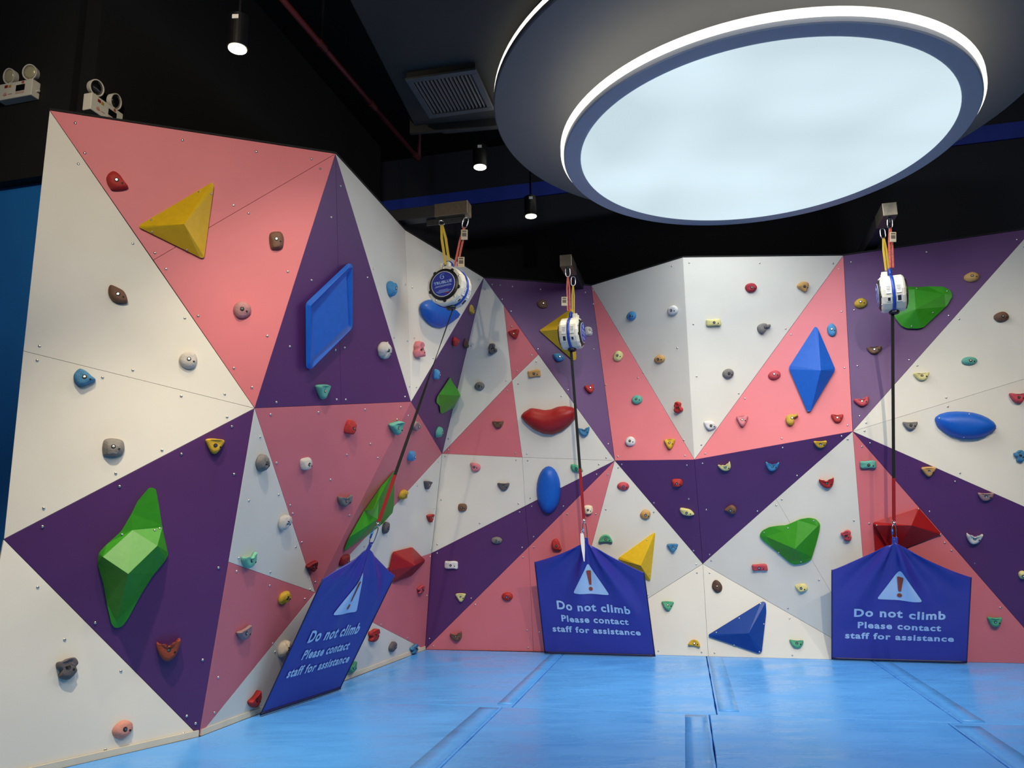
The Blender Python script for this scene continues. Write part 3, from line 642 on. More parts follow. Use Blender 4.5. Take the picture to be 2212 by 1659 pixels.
leftseam = isect(mp_(0, 0), ME1, V['B1']+LN*0.015, LD)
cornerL = isect(V['B1']+LN*0.015, LD, V['B1']+LN0*0.015, LD0)
MAT_GROUP = 'blue crash mats covering the floor'
def add_mat(poly, label, flap=None):
    loc = sum(poly, Vector())/len(poly); loc.z = -0.25
    t = thing('crash_mat', loc, label, 'mat', MAT_GROUP)
    pts = []
    for i in range(len(poly)):     # slightly wavy soft edges
        p, q = poly[i], poly[(i+1) % len(poly)]; L = (q-p).length; k = max(1, int(L/0.12)); nn = Vector((-(q-p).y, (q-p).x, 0)).normalized()
        for j in range(k):
            s = j/k; amp = 0.004*noise.noise((p+(q-p)*s)*3.0) if j else 0
            pts.append(p+(q-p)*s+nn*amp-loc)
    b = MB(); b.prism([Vector((p.x, p.y, 0.0)) for p in pts], (0, 0, 0.25))
    b.build('cover', PVC, t, bevel=0.007)
    if flap:
        (p, q, wd) = flap; d = (q-p).normalized(); nn = wd
        k = 40; v = []; f = []
        for i in range(k+1):
            s = i/k; c = p+(q-p)*s-loc
            for j, e in enumerate((0, .5, 1)):
                h = 0.2525+0.0012*noise.noise(Vector((s*17, e*3, loc.x)))
                v.append(Vector((c.x, c.y, h))+nn*(e+0.02*noise.noise(Vector((s*6, e, 2)))))
        for i in range(k):
            for j in range(2): f.append((i*3+j, i*3+j+1, (i+1)*3+j+1, (i+1)*3+j))
        o = mesh('joining_flap', v, f, PVC, t, smooth=True)
        so = o.modifiers.new('t', 'SOLIDIFY'); so.thickness = 0.003
g = 0.004
A = [0.0, 1.68, 3.46, 5.6]
add_mat([leftseam+ME2*g+ME1*0.005, mp_(-g, g), back_at(-g), cornerB], 'blue mat in the corner where the two wall flanks meet', (mp_(-.02, .1), back_at(-.02)-ME2*.05, -ME1*0.13))
add_mat([mp_(A[0]+g, g), mp_(A[1]-g, g), back_at(A[1]-g), back_at(A[0]+g)], 'blue mat in front of the middle banner')
add_mat([mp_(A[1]+g, g), mp_(A[2]-g, g), back_at(A[2]-g), back_at(A[1]+g)], 'blue mat below the dark blue pyramid volume', (mp_(A[1]+.02, .12), back_at(A[1]+.02)-ME2*.03, ME1*0.16))
add_mat([mp_(A[2]+g, g), mp_(A[3], g), back_at(A[3]), back_at(A[2]+g)], 'blue mat at the foot of the right banner, at the right', (mp_(A[2]+.02, .05), back_at(A[2]+.02)-ME2*.1, ME1*0.16))
add_mat([cornerL, V['B0']+LN0*0.015, Vector((-3.3, 0.6, 0)), mp_(-.08-g, -6.2), mp_(-.08-g, -g), leftseam-ME2*g+ME1*0.005], 'blue mat at the front left, beside the leaning banner', (mp_(-.10, -.05), mp_(-.10, -4.0), -ME1*0.17))
add_mat([mp_(A[0]-.08+g, -6.2), mp_(A[1]-.06-g, -6.2), mp_(A[1]-.06-g, -g), mp_(A[0]-.08+g, -g)], 'blue mat at the front, in the middle of the photo foreground', (mp_(A[1]-.08, -.05), mp_(A[1]-.08, -4.0), -ME1*0.17))
add_mat([mp_(A[1]-.06+g, -6.2), mp_(A[2]-.1-g, -6.2), mp_(A[2]-.1-g, -g), mp_(A[1]-.06+g, -g)], 'blue mat at the front right with shiny back edge')
add_mat([mp_(A[2]-.1+g, -6.2), mp_(A[3], -6.2), mp_(A[3], -g), mp_(A[2]-.1+g, -g)], 'blue mat in the right foreground corner', (mp_(A[2]-.08, -.1), mp_(A[2]-.08, -4.0), ME1*0.17))

# ------------------------------------------------------------------ fonts: text turned into flat triangles
def text_tris(s, size, bold=0.03, sx=1.15, space=1.08, align='CENTER'):
    cu = bpy.data.curves.new('t', 'FONT'); cu.body = s; cu.size = size; cu.align_x = align; cu.offset = bold*size; cu.space_character = space
    cu.resolution_u = 3; cu.fill_mode = 'BOTH'; cu.extrude = 0.0
    o = bpy.data.objects.new('t', cu); COL.objects.link(o); bpy.context.view_layer.update()
    dg = bpy.context.evaluated_depsgraph_get(); me = o.evaluated_get(dg).to_mesh()
    v = [Vector((p.co.x*sx, p.co.y)) for p in me.vertices]; f = [tuple(p.vertices) for p in me.polygons]
    o.evaluated_get(dg).to_mesh_clear(); bpy.data.objects.remove(o); bpy.data.curves.remove(cu)
    return v, f

def words(v, f, gap):   # split a line of lettering into its words
    par = list(range(len(v)))
    def fd(i):
        while par[i] != i: par[i] = par[par[i]]; i = par[i]
        return i
    for q in f:
        for i in q[1:]: par[fd(i)] = fd(q[0])
    comp = {}
    for i in range(len(v)): comp.setdefault(fd(i), []).append(i)
    sp = sorted((min(v[i].x for i in c), max(v[i].x for i in c), c) for c in comp.values())
    out = []; cur = set(sp[0][2]); xm = sp[0][1]
    for a, b, c in sp[1:]:
        if a-xm > gap: out.append(cur); cur = set()
        cur |= set(c); xm = max(xm, b)
    out.append(cur); res = []
    for w_ in out:
        ids = sorted(w_); mp = {k: i for i, k in enumerate(ids)}
        res.append(([v[i] for i in ids], [tuple(mp[i] for i in q) for q in f if q[0] in w_]))
    return res

# ------------------------------------------------------------------ banners hooked to the belay straps
VINYL = mat('blue_vinyl', (54, 54, 152), 0.34, var=0.05, scale=3, spec=0.5)
HEM = mat('dark_vinyl_hem', (22, 20, 60), 0.45)
PRINT = mat('pale_blue_print', (176, 206, 240), 0.5, var=0.02)
EXCL = mat('brown_red_print', (150, 66, 40), 0.5)
BAN_GROUP = 'warning banners blocking the climbing lines'
def add_banner(BL, BR, TL, TR, TP, label, ph, amp=0.034, text_dx=0.0):
    t = thing('warning_banner', (BL+BR)/2, label, 'banner', BAN_GROUP); lo = (BL+BR)/2
    W = (BR-BL).length; HL = (TL-BL).length
    n = (BR-BL).cross(TL-BL).normalized()
    if n.dot(EYE-BL) < 0: n = -n
    ey0 = ((TL-BL)+(TR-BR)).normalized(); ex0 = (BR-BL).normalized(); hc = ((TL-BL).length+(TR-BR).length)/2
    q = TP-BL; k_ = ex0.dot(ey0); qa, qb = q.dot(ex0), q.dot(ey0)      # tip in the skewed axes of the cloth
    HT = (qb-k_*qa)/(1-k_*k_); sp = max(.3, min(.7, (qa-k_*qb)/(1-k_*k_)/W))
    tipn = TP-(BL+ex0*sp*W+ey0*HT)
    def ytop(s):
        u = abs(s-sp)/(sp if s < sp else 1-sp)
        return HT-(HT-hc)*(1-(1-u)**1.12)
    def fold(s, y):
        dx = (s-sp)*W; dy = max(0.02, HT-y); th = math.atan2(dx, dy+.05); r = math.hypot(dx, dy)
        env = max(0, 1-r/1.15)**0.8*min(1, r*5); edge = min(1, max(0, min(s, 1-s)*8))*min(1, y*4)
        f = amp*env*(math.cos(th*9+ph)+.5*math.cos(th*17+ph*2))
        return (f+0.006*noise.noise(Vector((s*4, y*5, ph))))*edge
    def S(s, y, off=0.0):
        L = BL+(TL-BL)*(y/hc); R = BR+(TR-BR)*(y/hc)
        p = L.lerp(R, s)
        if y > hc: 
            k = (y-hc)/max(1e-6, HT-hc); base = p; p = base+tipn.dot(n)*n*k
        return p+n*(fold(s, y)+off)
    NX, NY = 96, 72; v = []; f = []
    for j in range(NY+1):
        for i in range(NX+1):
            s = i/NX; v.append(S(s, ytop(s)*j/NY)-lo)
    for j in range(NY):
        for i in range(NX):
            q = j*(NX+1)+i; f.append((q, q+1, q+NX+2, q+NX+1))
    o = mesh('fabric', v, f, VINYL, t, smooth=True); so = o.modifiers.new('t', 'SOLIDIFY'); so.thickness = 0.005; so.offset = -1
    hem = MB(); hem.tube([S(i/20, 0.012)-lo for i in range(21)], 0.013, 8); hem.build('bottom_hem', HEM, t, smooth=True)
    hs = MB(); hs.tube([S(0.0, hc*i/16)-lo for i in range(17)], 0.006, 6); hs.build('side_hem', HEM, t, smooth=True)
    hs = MB(); hs.tube([S(1.0, hc*i/16)-lo for i in range(17)], 0.006, 6); hs.build('side_hem', HEM, t, smooth=True)
    # hanging loop at the tip
    ip = S(sp, HT)-lo; lp = MB(); ux = (BR-BL).normalized()
    lp.box(ip+ey0*0.02, ux*0.028, ey0*0.04, n*0.005); lp.build('hanging_loop', VINYL, t, bevel=0.003)
    X0 = W*0.5+text_dx
    def put(name, vs, fs, m, off, par=t):
        bm = bmesh.new(); bv = [bm.verts.new((q.x, q.y, 0)) for q in vs]
        for q in fs:
            try: bm.faces.new([bv[i] for i in q])
            except ValueError: pass
        bmesh.ops.triangulate(bm, faces=bm.faces)
        for _ in range(3):
            es = [e for e in bm.edges if e.calc_length() > 0.013]
            if not es: break
            bmesh.ops.subdivide_edges(bm, edges=es, cuts=1, use_grid_fill=False); bmesh.ops.triangulate(bm, faces=[f for f in bm.faces if len(f.verts) > 3])
        bm.verts.index_update(); vs = [v.co.copy() for v in bm.verts]; fs = [tuple(v.index for v in f.verts) for f in bm.faces]; bm.free()
        vs = [S((X0+q.x)/W, q.y, off)-lo for q in vs]; return mesh(name, vs, fs, m, par)
    def fill(poly, st=0.03):   # triangulate a 2D outline finely enough to follow the folds
        xs = [p[0] for p in poly]; ys = [p[1] for p in poly]; pts = [Vector(p) for p in poly]; k = len(poly)
        X = min(xs)+st/2
        while X < max(xs):
            Y = min(ys)+st/2
            while Y < max(ys):
                if inpoly(X, Y, poly) and min(_segd(Vector((X, Y)), pts[i], pts[i-1]) for i in range(k)) > st*.4: pts.append(Vector((X, Y)))
                Y += st
            X += st
        rv, _, rf, *_r = delaunay_2d_cdt(pts, [(i, (i+1) % k) for i in range(k)], [tuple(range(k))], 1, 1e-6); return list(rv), [tuple(x) for x in rf]
    tri = roundpoly([(-.165*W, .70*hc), (.165*W, .70*hc), (0, 1.045*hc)], .03)
    tv, tf = fill(tri); tr = put('warning_triangle', tv, tf, PRINT, 0.008)
    ex = roundpoly([(-.010*W, .80*hc), (.010*W, .80*hc), (.021*W, .965*hc), (-.021*W, .965*hc)], .012)
    tv, tf = fill(ex); dot = [(0.018*W*math.cos(a*math.pi/8), .757*hc+.022*hc*math.sin(a*math.pi/8)) for a in range(16)]
    dv, df = fill(dot); nb = len(tv); put('exclamation_mark', tv+dv, tf+[tuple(i+nb for i in q) for q in df], EXCL, 0.013, tr)
    for s, cap, base, wid in (('Do not climb', .090, .505, .67), ('Please contact', .071, .372, .61), ('staff for assistance', .068, .252, .80)):
        v2, f2 = text_tris(s, 1.0, 0.034, 1.0, 1.15)
        x0, x1 = min(q.x for q in v2), max(q.x for q in v2); kx = wid*W/(x1-x0); ky = cap*hc/0.72
        for wv, wf in words(v2, f2, 0.17): put('lettering', [Vector(((q.x-(x0+x1)/2)*kx, q.y*ky+base*hc)) for q in wv], wf, PRINT, 0.008)
    return t, S(sp, HT), ux, n, ey0

bl, br = at_z(555, 1545, 0.012), at_z(727, 1489, 0.012)
bl += LN*0.03; br += LN*0.03
b1 = add_banner(bl, br, at_y(697, 1251, bl.y+0.10), at_y(853, 1243, br.y+0.12), at_y(797, 1184, (bl.y+br.y)/2+.12), 'blue warning banner leaning out from the left flank', 0.6, 0.012)
bl, br = at_z(1177, 1411, 0.012), at_z(1415, 1418, 0.012)
b2 = add_banner(bl, br, at_y(1155, 1214, bl.y-.38), at_y(1391, 1237, br.y-.38), at_y(1266, 1172, (bl.y+br.y)/2-.50), 'blue warning banner in the middle with a white paper tag', 2.0)
bl, br = at_z(1797, 1424, 0.012), at_z(2088, 1432, 0.012)
b3 = add_banner(bl, br, at_y(1797, 1231, bl.y-.42), at_y(2098, 1247, br.y-.42), at_y(1933, 1173, (bl.y+br.y)/2-.55), 'blue warning banner on the right, before the dark red volume', 3.9)

# ------------------------------------------------------------------ auto belays on their beams
IVORY = mat('ivory_casting', (226, 220, 200), 0.4, var=0.03)
BLUEP = mat('blue_anodised', (30, 66, 168), 0.35)
LABELB = mat('blue_label', (30, 44, 150), 0.4, var=0.04)
LABELW = mat('white_label', (224, 222, 216), 0.5, var=0.03)
INK = mat('black_ink', (30, 34, 44), 0.6)
WEB = mat('black_webbing', (16, 15, 17), 0.8, bump=0.3, bscale=200)
REDW = mat('red_webbing', (150, 14, 22), 0.75, bump=0.3, bscale=200)
YELW = mat('yellow_webbing', (226, 190, 60), 0.75, bump=0.3, bscale=200)
PINKW = mat('red_white_webbing', (226, 112, 92), 0.75, var=0.25, scale=60)
CREAMW = mat('cream_webbing', (226, 206, 170), 0.75)
CHROME = mat('chrome', (200, 200, 196), 0.18, 1.0)
BLUEA = mat('blue_gate_metal', (30, 110, 190), 0.3, 0.6)
STEELB = mat('brushed_beam_steel', (150, 138, 120), 0.35, 0.9, var=0.1, scale=30)
BEAMD = mat('dark_beam_paint', (34, 34, 38), 0.5)

def ribbon(mb, pts, wdirs, wid, th, mi=0):
    v = []; f = []
    for i, p in enumerate(pts):
        d = (pts[min(i+1, len(pts)-1)]-pts[max(i-1, 0)]).normalized(); wv = (wdirs[i]-d*wdirs[i].dot(d)).normalized(); nn = d.cross(wv)
        w2 = (wid[i] if isinstance(wid, list) else wid)/2
        v += [p+wv*w2+nn*th/2, p-wv*w2+nn*th/2, p-wv*w2-nn*th/2, p+wv*w2-nn*th/2]
    for i in range(len(pts)-1):
        for k in range(4): f.append((i*4+k, i*4+(k+1) % 4, i*4+4+(k+1) % 4, i*4+4+k))
    f += [(3, 2, 1, 0), tuple(4*(len(pts)-1)+k for k in range(4))]
    mb.add(v, f, mi)
def oval_link(mb, c, up, side, hl, hw, r, mi=0):
    c, up, side = Vector(c), Vector(up).normalized(), Vector(side).normalized()
    pts = []
    for k in range(24):
        t = 2*math.pi*k/24; sx = math.copysign(abs(math.cos(t))**.7, math.cos(t)); sy = math.copysign(abs(math.sin(t))**.7, math.sin(t))
        pts.append(c+side*hw*sx+up*hl*sy)
    mb.tube(pts, r, 8, mi, closed=True)

def add_beam(end, direc, length, label, plate):
    d = direc.normalized(); s = Vector((-d.y, d.x, 0)); t = thing('anchor_beam', end+d*length, label, 'beam', 'anchor beams carrying the belays'); lo = end+d*length
    b = MB(); b.box(end+d*length/2-lo, d*length/2, s*0.066, (0, 0, 0.066)); b.build('beam_body', BEAMD, t, bevel=0.006)
    b = MB(); b.box(end+d*0.17-lo, d*0.18, s*0.071, (0, 0, 0.071)); b.build('steel_end_sleeve', STEELB, t, bevel=0.004)
    b = MB(); b.box(end+d*(0.04+plate/2)-lo-Vector((0, 0, 0.097)), d*plate/2, s*0.008, (0, 0, 0.036)); b.build('anchor_plate', BEAMD, t, bevel=0.004)
    for k in range(4):
        b = MB(); p = end+d*(0.07+k*plate/4)-lo-Vector((0, 0, 0.100)); b.lathe(p-s*0.0095, s, [(0, .009), (0.019, .009)], 10); b.build('anchor_hole', DARKHOLE, t)
    b = MB(); b.box(end+d*(length-.006)-lo, d*0.006, s*0.11, (0, 0, 0.11)); b.build('wall_plate', BEAMD, t)
    return t

def add_belay(c, axis, label, strap_pts, strap_w, red_from, R=0.187, roll=0.0):
    a = Vector(axis).normalized(); up = Vector((0, 0, 1)); up = (up-a*up.dot(a)).normalized(); tt = a.cross(up)   # tt: sideways
    if roll: q = Matrix.Rotation(roll, 3, a); up, tt = q@up, q@tt
    t = thing('auto_belay', c, label, 'auto belay', 'auto belays hanging from the beams'); Z = Vector()
    seg = 16
    for sg in (1, -1):
        b = MB(); b.lathe(Z, a*sg, [(0.014, R*.55), (0.014, R*0.985), (0.03, R), (0.092, R), (0.112, R*0.93), (0.118, R*.80)], seg, up=up)
        b.build('shell', IVORY, t, bevel=0.004)
    for sg in (1, -1):
        b = MB(); b.lathe(Z, a*sg, [(0.108, R*.80), (0.128, R*.79), (0.136, R*.70), (0.137, R*.3)], 36, up=up)
        for k in range(5): b.lathe(a*sg*0.112+(up*math.cos(k*1.2566+.6)+tt*math.sin(k*1.2566+.6))*R*.79, a*sg, [(0, .020), (0.010, .020), (0.014, .012)], 10)
        b.build('face_ring', BLACKM, t, smooth=False)
    for k in range(5):
        p = (up*math.cos(k*1.2566)+tt*math.sin(k*1.2566))*R*.86
        b = MB(); b.lathe(p, a, [(0.104, .010), (0.118, .010), (0.12, .004)], 10); b.build('shell_bolt', STEEL, t)
    b = MB(); b.lathe(Z, a, [(-0.0142, R*1.0), (-0.012, R*1.035), (0.012, R*1.035), (0.0142, R*1.0)], 40, up=up); b.build('blue_band', BLUEP, t, smooth=True)
    # handle loop of the blue band
    b = MB(); hp = [Vector(up*(R*.98+.075*math.sin(k*math.pi/10))-tt*(0.055*math.cos(k*math.pi/10)-0.0)) for k in range(11)]
    b.tube(hp, 0.016, 8); b.build('hanging_handle', BLUEP, t, smooth=True)
    for sg in (-1, 1):
        b = MB(); b.box(up*(R*1.04)+a*0.055+tt*sg*0.04, tt*0.014, a*0.03, up*0.036); b.build('lug', IVORY, t, bevel=0.008)
    b = MB(); b.lathe(-up*R*0.96, -up, [(0, .05), (0.02, .052), (0.032, .04), (0.034, .02)], 16); b.build('strap_nozzle', BLACKM, t, smooth=False)
    # label disc with its lettering
    b = MB(); b.lathe(Z, a, [(0.134, R*.64), (0.1395, R*.64), (0.1396, R*.3)], 40, up=up); b.build('label_rim', LABELW, t)
    b = MB(); b.lathe(Z, a, [(0.136, R*.61), (0.1412, R*.61), (0.1413, R*.3)], 40, up=up); lab = b.build('label_disc', LABELB, t)
    rtv = up.cross(a)
    v2, f2 = text_tris('TRUBLUE', R*.20, 0.02, 1.12, 1.04)
    mesh('lettering', [rtv*q.x*1.02+up*(q.y+R*.02)+a*0.1425 for q in v2], f2, PRINT, lab)
    v2, f2 = text_tris('auto belay', R*.085, 0.0, 1.0, 1.0)
    b = MB()
    for yy, ww in ((-.07, .42), (-.12, .46), (-.30, .25), (-.36, .38), (-.42, .30)):
        b.box(up*R*yy+a*0.1422, rtv*R*ww, up*R*.008, a*0.0006)
    b.build('fine_print', PRINT, lab)
    b = MB()
    for k in range(3):
        r0 = R*(.17-.05*k); pts = [up*R*.36+a*0.143+(rtv*math.cos(t2)+up*math.sin(t2))*r0*(1-.05*j) for j in range(12) for t2 in [0.9+k*2.0+j*0.42]]
        b.tube(pts, [0.0032*(1-abs(j-5)/9) for j in range(12)], 5)
    b.build('swirl_mark', PRINT, lab, smooth=True)
    b = MB(); b.box(-up*R*.47+rtv*R*.18+a*0.1422, rtv*R*.09, up*R*.025, a*0.0007); b.build('red_mark', REDW, lab)
    # stickers on the rim (camera side)
    tocam = (EYE-c); tocam = (tocam-a*tocam.dot(a)).normalized()
    for (off, hgt, hw, hh, m, dark) in ((-.048, .05, .024, .043, LABELW, False), (.048, .05, .024, .043, LABELW, False), (-.048, -.045, .026, .038, LABELW, True), (.048, -.05, .020, .024, LABELW, True)):
        ang = math.asin(max(-.9, min(.9, hgt/R))); ct = tocam; e = (up-ct*up.dot(ct)).normalized()
        rad = (ct*math.cos(ang)+e*math.sin(ang)); tang = (e*math.cos(ang)-ct*math.sin(ang))
        b = MB(); b.box(rad*(R*0.995)+a*off, a*hw, tang*hh, rad*0.0035); s_ = b.build('sticker', m, t)
        b = MB()
        if dark:
            b.box(rad*(R*0.995+.0038)+a*off, a*hw*.62, tang*hh*.72, rad*0.0006)
        else:
            for k in range(5): b.box(rad*(R*0.995+.0038)+a*(off), a*hw*.7, tang*0.0012, rad*0.0006) if k == 0 else b.box(rad*(R*0.995+.0038)+a*off+tang*(hh*(-.8+.38*k)), a*hw*(.5+.06*k), tang*0.0015, rad*0.0006)
        b.build('print', INK, s_)
    # retractable webbing with red wear sleeve and snap hook
    P0, P1 = strap_pts; side = CR; n = 24
    def at(k): return P0.lerp(P1, k)-c
    wd = [(a if strap_w == 'twist' else side).lerp(side, min(1, i/n*1.6)) for i in range(n+1)]
    k0 = int(n*red_from)
    b = MB(); ribbon(b, [at(i/n) for i in range(k0+1)], wd[:k0+1], [0.016+.014*min(1, i/n*1.5) if strap_w == 'twist' else 0.032 for i in range(k0+1)], 0.006); b.build('webbing', WEB, t)
    b = MB(); ribbon(b, [at(i/n) for i in range(k0, n+1)], wd[k0:n+1], 0.034, 0.009); b.build('red_sleeve', REDW, t)
    return t
def add_hook(p_top, p_bot, label):
    """snap hook between strap end and banner loop"""
    d = (p_top-p_bot).normalized(); t = thing('carabiner', p_bot, label, 'carabiner', 'carabiners hooking the banners to the straps'); L = (p_top-p_bot).length
    sd = (CR-d*CR.dot(d)).normalized()
    b = MB(); oval_link(b, d*L*.40, d, sd, L*.40, 0.022, 0.0055); b.build('ring', CHROME, t, smooth=True)
    b = MB(); b.tube([d*L*.25-sd*.022, d*L*.55-sd*.021], 0.0095, 10); b.build('blue_gate', BLUEA, t, smooth=True)
    b = MB(); b.lathe(d*L*.80, d, [(0, .013), (L*.06, .016), (L*.12, .010), (L*.16, .008)], 12); b.build('swivel', CHROME, t, smooth=True)
    b = MB(); oval_link(b, d*L*.97, d, sd, 0.012, 0.019, 0.004); b.build('strap_eye', CHROME, t, smooth=True)
    return t

BZ = 4.74
# left beam comes off the left flank, the other two off the back wall
e1 = at_z(1012, 452, BZ); add_beam(e1, -E1, 2.42, 'anchor beam with bright steel end sticking out above the left flank', 0.42)
e2 = at_z(1222, 563, BZ-.13); add_beam(e2, E2, ((backline(e2.x, -0.02)-Vector((e2.x, e2.y, 0))).dot(E2)), 'dim anchor beam over the central purple panel', 0.16)
e3 = at_z(1922, 452, BZ); add_beam(e3, E2, ((backline(e3.x, -0.02)-Vector((e3.x, e3.y, 0))).dot(E2)), 'anchor beam with lit tan end, over the right purple panel', 0.16)

def dirv(p): d = Vector((EYE.x-p.x, EYE.y-p.y, 0)).normalized(); return d, Vector((-d.y, d.x, 0))
c1 = at_y(971, 622, e1.y-.02); c2 = at_y(1235, 721, e2.y+.09); c3 = at_y(1927, 635, e3.y+.09)
tc_, sd_ = dirv(c1)    # sd_: to the right seen from the camera
ra = lambda tc, sd, deg: tc*math.cos(math.radians(deg))+sd*math.sin(math.radians(deg))
add_hook_specs = []
h1t, h2t, h3t = at_y(818, 1127, b1[1].y), at_y(1261, 1120, b2[1].y), at_y(1931, 1125, b3[1].y)
add_belay(c1, ra(tc_, sd_, -27), 'auto belay showing its round blue face, in front of the left flank', (at_y(978, 668, c1.y), h1t), 'twist', .80, R=.205, roll=0.08)
tc_, sd_ = dirv(c2)
add_belay(c2, ra(tc_, sd_, 76), 'auto belay seen edge-on in the middle, blue face turned right', (at_y(1233, 752, c2.y), h2t), 'flat', .73)
tc_, sd_ = dirv(c3)
add_belay(c3, ra(tc_, sd_, -84), 'auto belay on the right, top brightly lit, face turned left', (at_y(1928, 674, c3.y), h3t), 'flat', .80, R=.192)
add_hook(h1t, b1[1]+b1[4]*0.035, 'carabiner with blue gate above the leaning left banner')
add_hook(h2t, b2[1]+b2[4]*0.035, 'carabiner at the tip of the middle banner')
add_hook(h3t, b3[1]+b3[4]*0.035, 'carabiner at the tip of the right banner')
# paper tag on the middle banner's hook
pt = thing('paper_tag', b2[1]+b2[3]*0.05, 'narrow white paper tag hanging on the middle banner carabiner', 'tag')
b = MB(); tp = b2[1]+b2[3]*0.05; q0 = at_y(1257, 1152, tp.y-.02)-tp; q1 = at_y(1262, 1213, tp.y-.03)-tp
ribbon(b, [q0, q0.lerp(q1, .25), q0.lerp(q1, .6), q1], [CR]*4, [0.035, 0.048, 0.036, 0.010], 0.002); b.build('paper', LABELW, pt)
b = MB(); q2 = at_y(1262, 1143, tp.y-.01)-tp; b.tube([q0, q0.lerp(q2, .5)-CR*.02, q2, q2.lerp(q0, .4)+CR*.012, q0], 0.0018, 6); b.build('string', LABELW, pt)

# slings between beam and belay
def add_sling(pt, pb, m, label, wid, carab=True, tagp=None, red=None):
    d = (pt-pb).normalized(); L = (pt-pb).length; t = thing('sling', pt, label, 'sling', 'slings holding up the belays')
    cl = 0.115 if carab else 0.05
    b = MB(); oval_link(b, -d*cl*.48, d, CR, cl*.5, 0.027, 0.0065); b.build('carabiner', CHROME, t, smooth=True)
    for sg in (-1, 1):
        b = MB(); p0 = -d*cl*.92+CR*sg*0.004; p1 = (pb-pt)+CR*sg*wid*.5
        ribbon(b, [p0, p0.lerp(p1, .35)+CR*sg*wid*.25, p0.lerp(p1, .7)+CR*sg*wid*.1, p1], [CR]*4, [wid*.5, wid*.65, wid*.65, wid*.55], 0.010); b.build('webbing_loop', m, t)
    if tagp is not None:
        for (u, v) in tagp:
            q = at_y(u, v, pt.y-.03)-pt; b = MB(); b.box(q, CR*0.034, CU*0.052, CF*0.003); tg = b.build('inspection_tag', CREAMW, t, bevel=0.004)
            b = MB(); b.box(q-CF*0.0035, CR*0.022, CU*0.018, CF*0.0006); b.box(q-CF*0.0035+CU*.035, CR*0.022, CU*0.007, CF*0.0006); b.build('print', mat('faded_ink', (120, 104, 84), .6), tg)
    return t
add_sling(at_y(1007, 470, e1.y), at_y(985, 575, c1.y+.03), PINKW, 'red and white sling with tags over the left belay', 0.030, True, [(1003, 507), (996, 566)])
add_sling(at_y(953, 477, e1.y+.02), at_y(967, 572, c1.y), YELW, 'yellow sling over the left belay', 0.042, False)
add_sling(at_y(1226, 578, e2.y+.05), at_y(1229, 672, c2.y), PINKW, 'red and white sling over the middle belay', 0.028, True, [(1219, 651)])
add_sling(at_y(1238, 598, e2.y+.16), at_y(1238, 682, c2.y+.05), YELW, 'yellow sling over the middle belay', 0.022, True)
add_sling(at_y(1922, 471, e3.y+.05), at_y(1926, 578, c3.y), PINKW, 'red sling over the right belay', 0.030, True, [(1929, 512)])
add_sling(at_y(1906, 494, e3.y+.16), at_y(1917, 585, c3.y+.05), YELW, 'olive yellow sling behind the red one, right belay', 0.030, True)

# ------------------------------------------------------------------ big round ceiling lamp in two tiers
GREYP = mat('grey_lamp_paint', (98, 98, 100), 0.6, var=0.02)
GREYR = mat('blue_grey_rim', (160, 166, 178), 0.55, var=0.02)
def emis(name, col, st, spots=False):
    m = bpy.data.materials.new(name); m.use_nodes = True; nt = m.node_tree; nt.nodes.clear()
    e = nt.nodes.new('ShaderNodeEmission'); o = nt.nodes.new('ShaderNodeOutputMaterial'); e.inputs[0].default_value = (*col, 1); e.inputs[1].default_value = st
    nt.links.new(e.outputs[0], o.inputs[0])
    if spots:
        tc = nt.nodes.new('ShaderNodeTexCoord'); n = nt.nodes.new('ShaderNodeTexNoise'); n.inputs['Scale'].default_value = 0.9; n.inputs['Detail'].default_value = 1
        mr = nt.nodes.new('ShaderNodeMapRange'); mr.inputs[1].default_value = .3; mr.inputs[2].default_value = .75; mr.inputs[3].default_value = st*.94; mr.inputs[4].default_value = st*1.18
        nt.links.new(tc.outputs['Object'], n.inputs['Vector']); nt.links.new(n.outputs['Fac'], mr.inputs[0]); nt.links.new(mr.outputs[0], e.inputs[1])
    return m
DIFF = emis('lamp_diffuser', (0.68, 0.84, 0.92), 0.92, True)
LED = emis('led_strip', (1.0, 0.97, 0.86), 1.4)
lamp = thing('ceiling_lamp', (DISC_C.x, DISC_C.y, CEIL), 'huge round two-tier ceiling lamp with glowing white disc', 'ceiling lamp'); LO = Vector((DISC_C.x, DISC_C.y, CEIL))
zr = DISC_Z-CEIL
b = MB(); b.lathe((0, 0, zr), (0, 0, 1), [(-0.006, DISC_R-.004), (0.02, DISC_R), (0.05, DISC_R)], 128); b.build('diffuser', DIFF, lamp)
R1 = 1.817; R2 = 2.475
b = MB(); b.lathe((0, 0, zr), (0, 0, 1), [(0.0, DISC_R+.003), (-0.004, R1-.01), (0.006, R1), (0.045, R1), (0.05, R1-.02), (0.05, DISC_R)], 128); b.build('rim', GREYR, lamp, smooth=False)
b = MB(); b.lathe((0, 0, zr), (0, 0, 1), [(0.052, R1-.03), (0.052, R1+.03), (0.105, R1+.03), (0.105, R1-.03)], 128); b.build('led_strip', LED, lamp)
b = MB(); b.lathe((0, 0, zr), (0, 0, 1), [(0.45, 0.2), (0.45, R2-.01), (0.46, R2), (0.50, R2), (0.50, 0.2)], 128); b.build('upper_tier', GREYP, lamp)
b = MB(); b.lathe((0, 0, zr), (0, 0, 1), [(0.505, R2-.05), (0.505, R2-.004), (0.555, R2-.004), (0.555, R2-.05)], 128); b.build('led_strip', LED, lamp)
b = MB(); b.lathe((0, 0, zr), (0, 0, 1), [(0.56, R2*.97), (0.60, R2*.97), (1.2, R2*.97)], 96); b.build('upper_drum', BLACK, lamp)
b = MB(); b.lathe((0, 0, zr), (0, 0, 1), [(0.04, R1*.62), (0.46, R1*.62)], 64); b.build('inner_drum', GREYP, lamp)
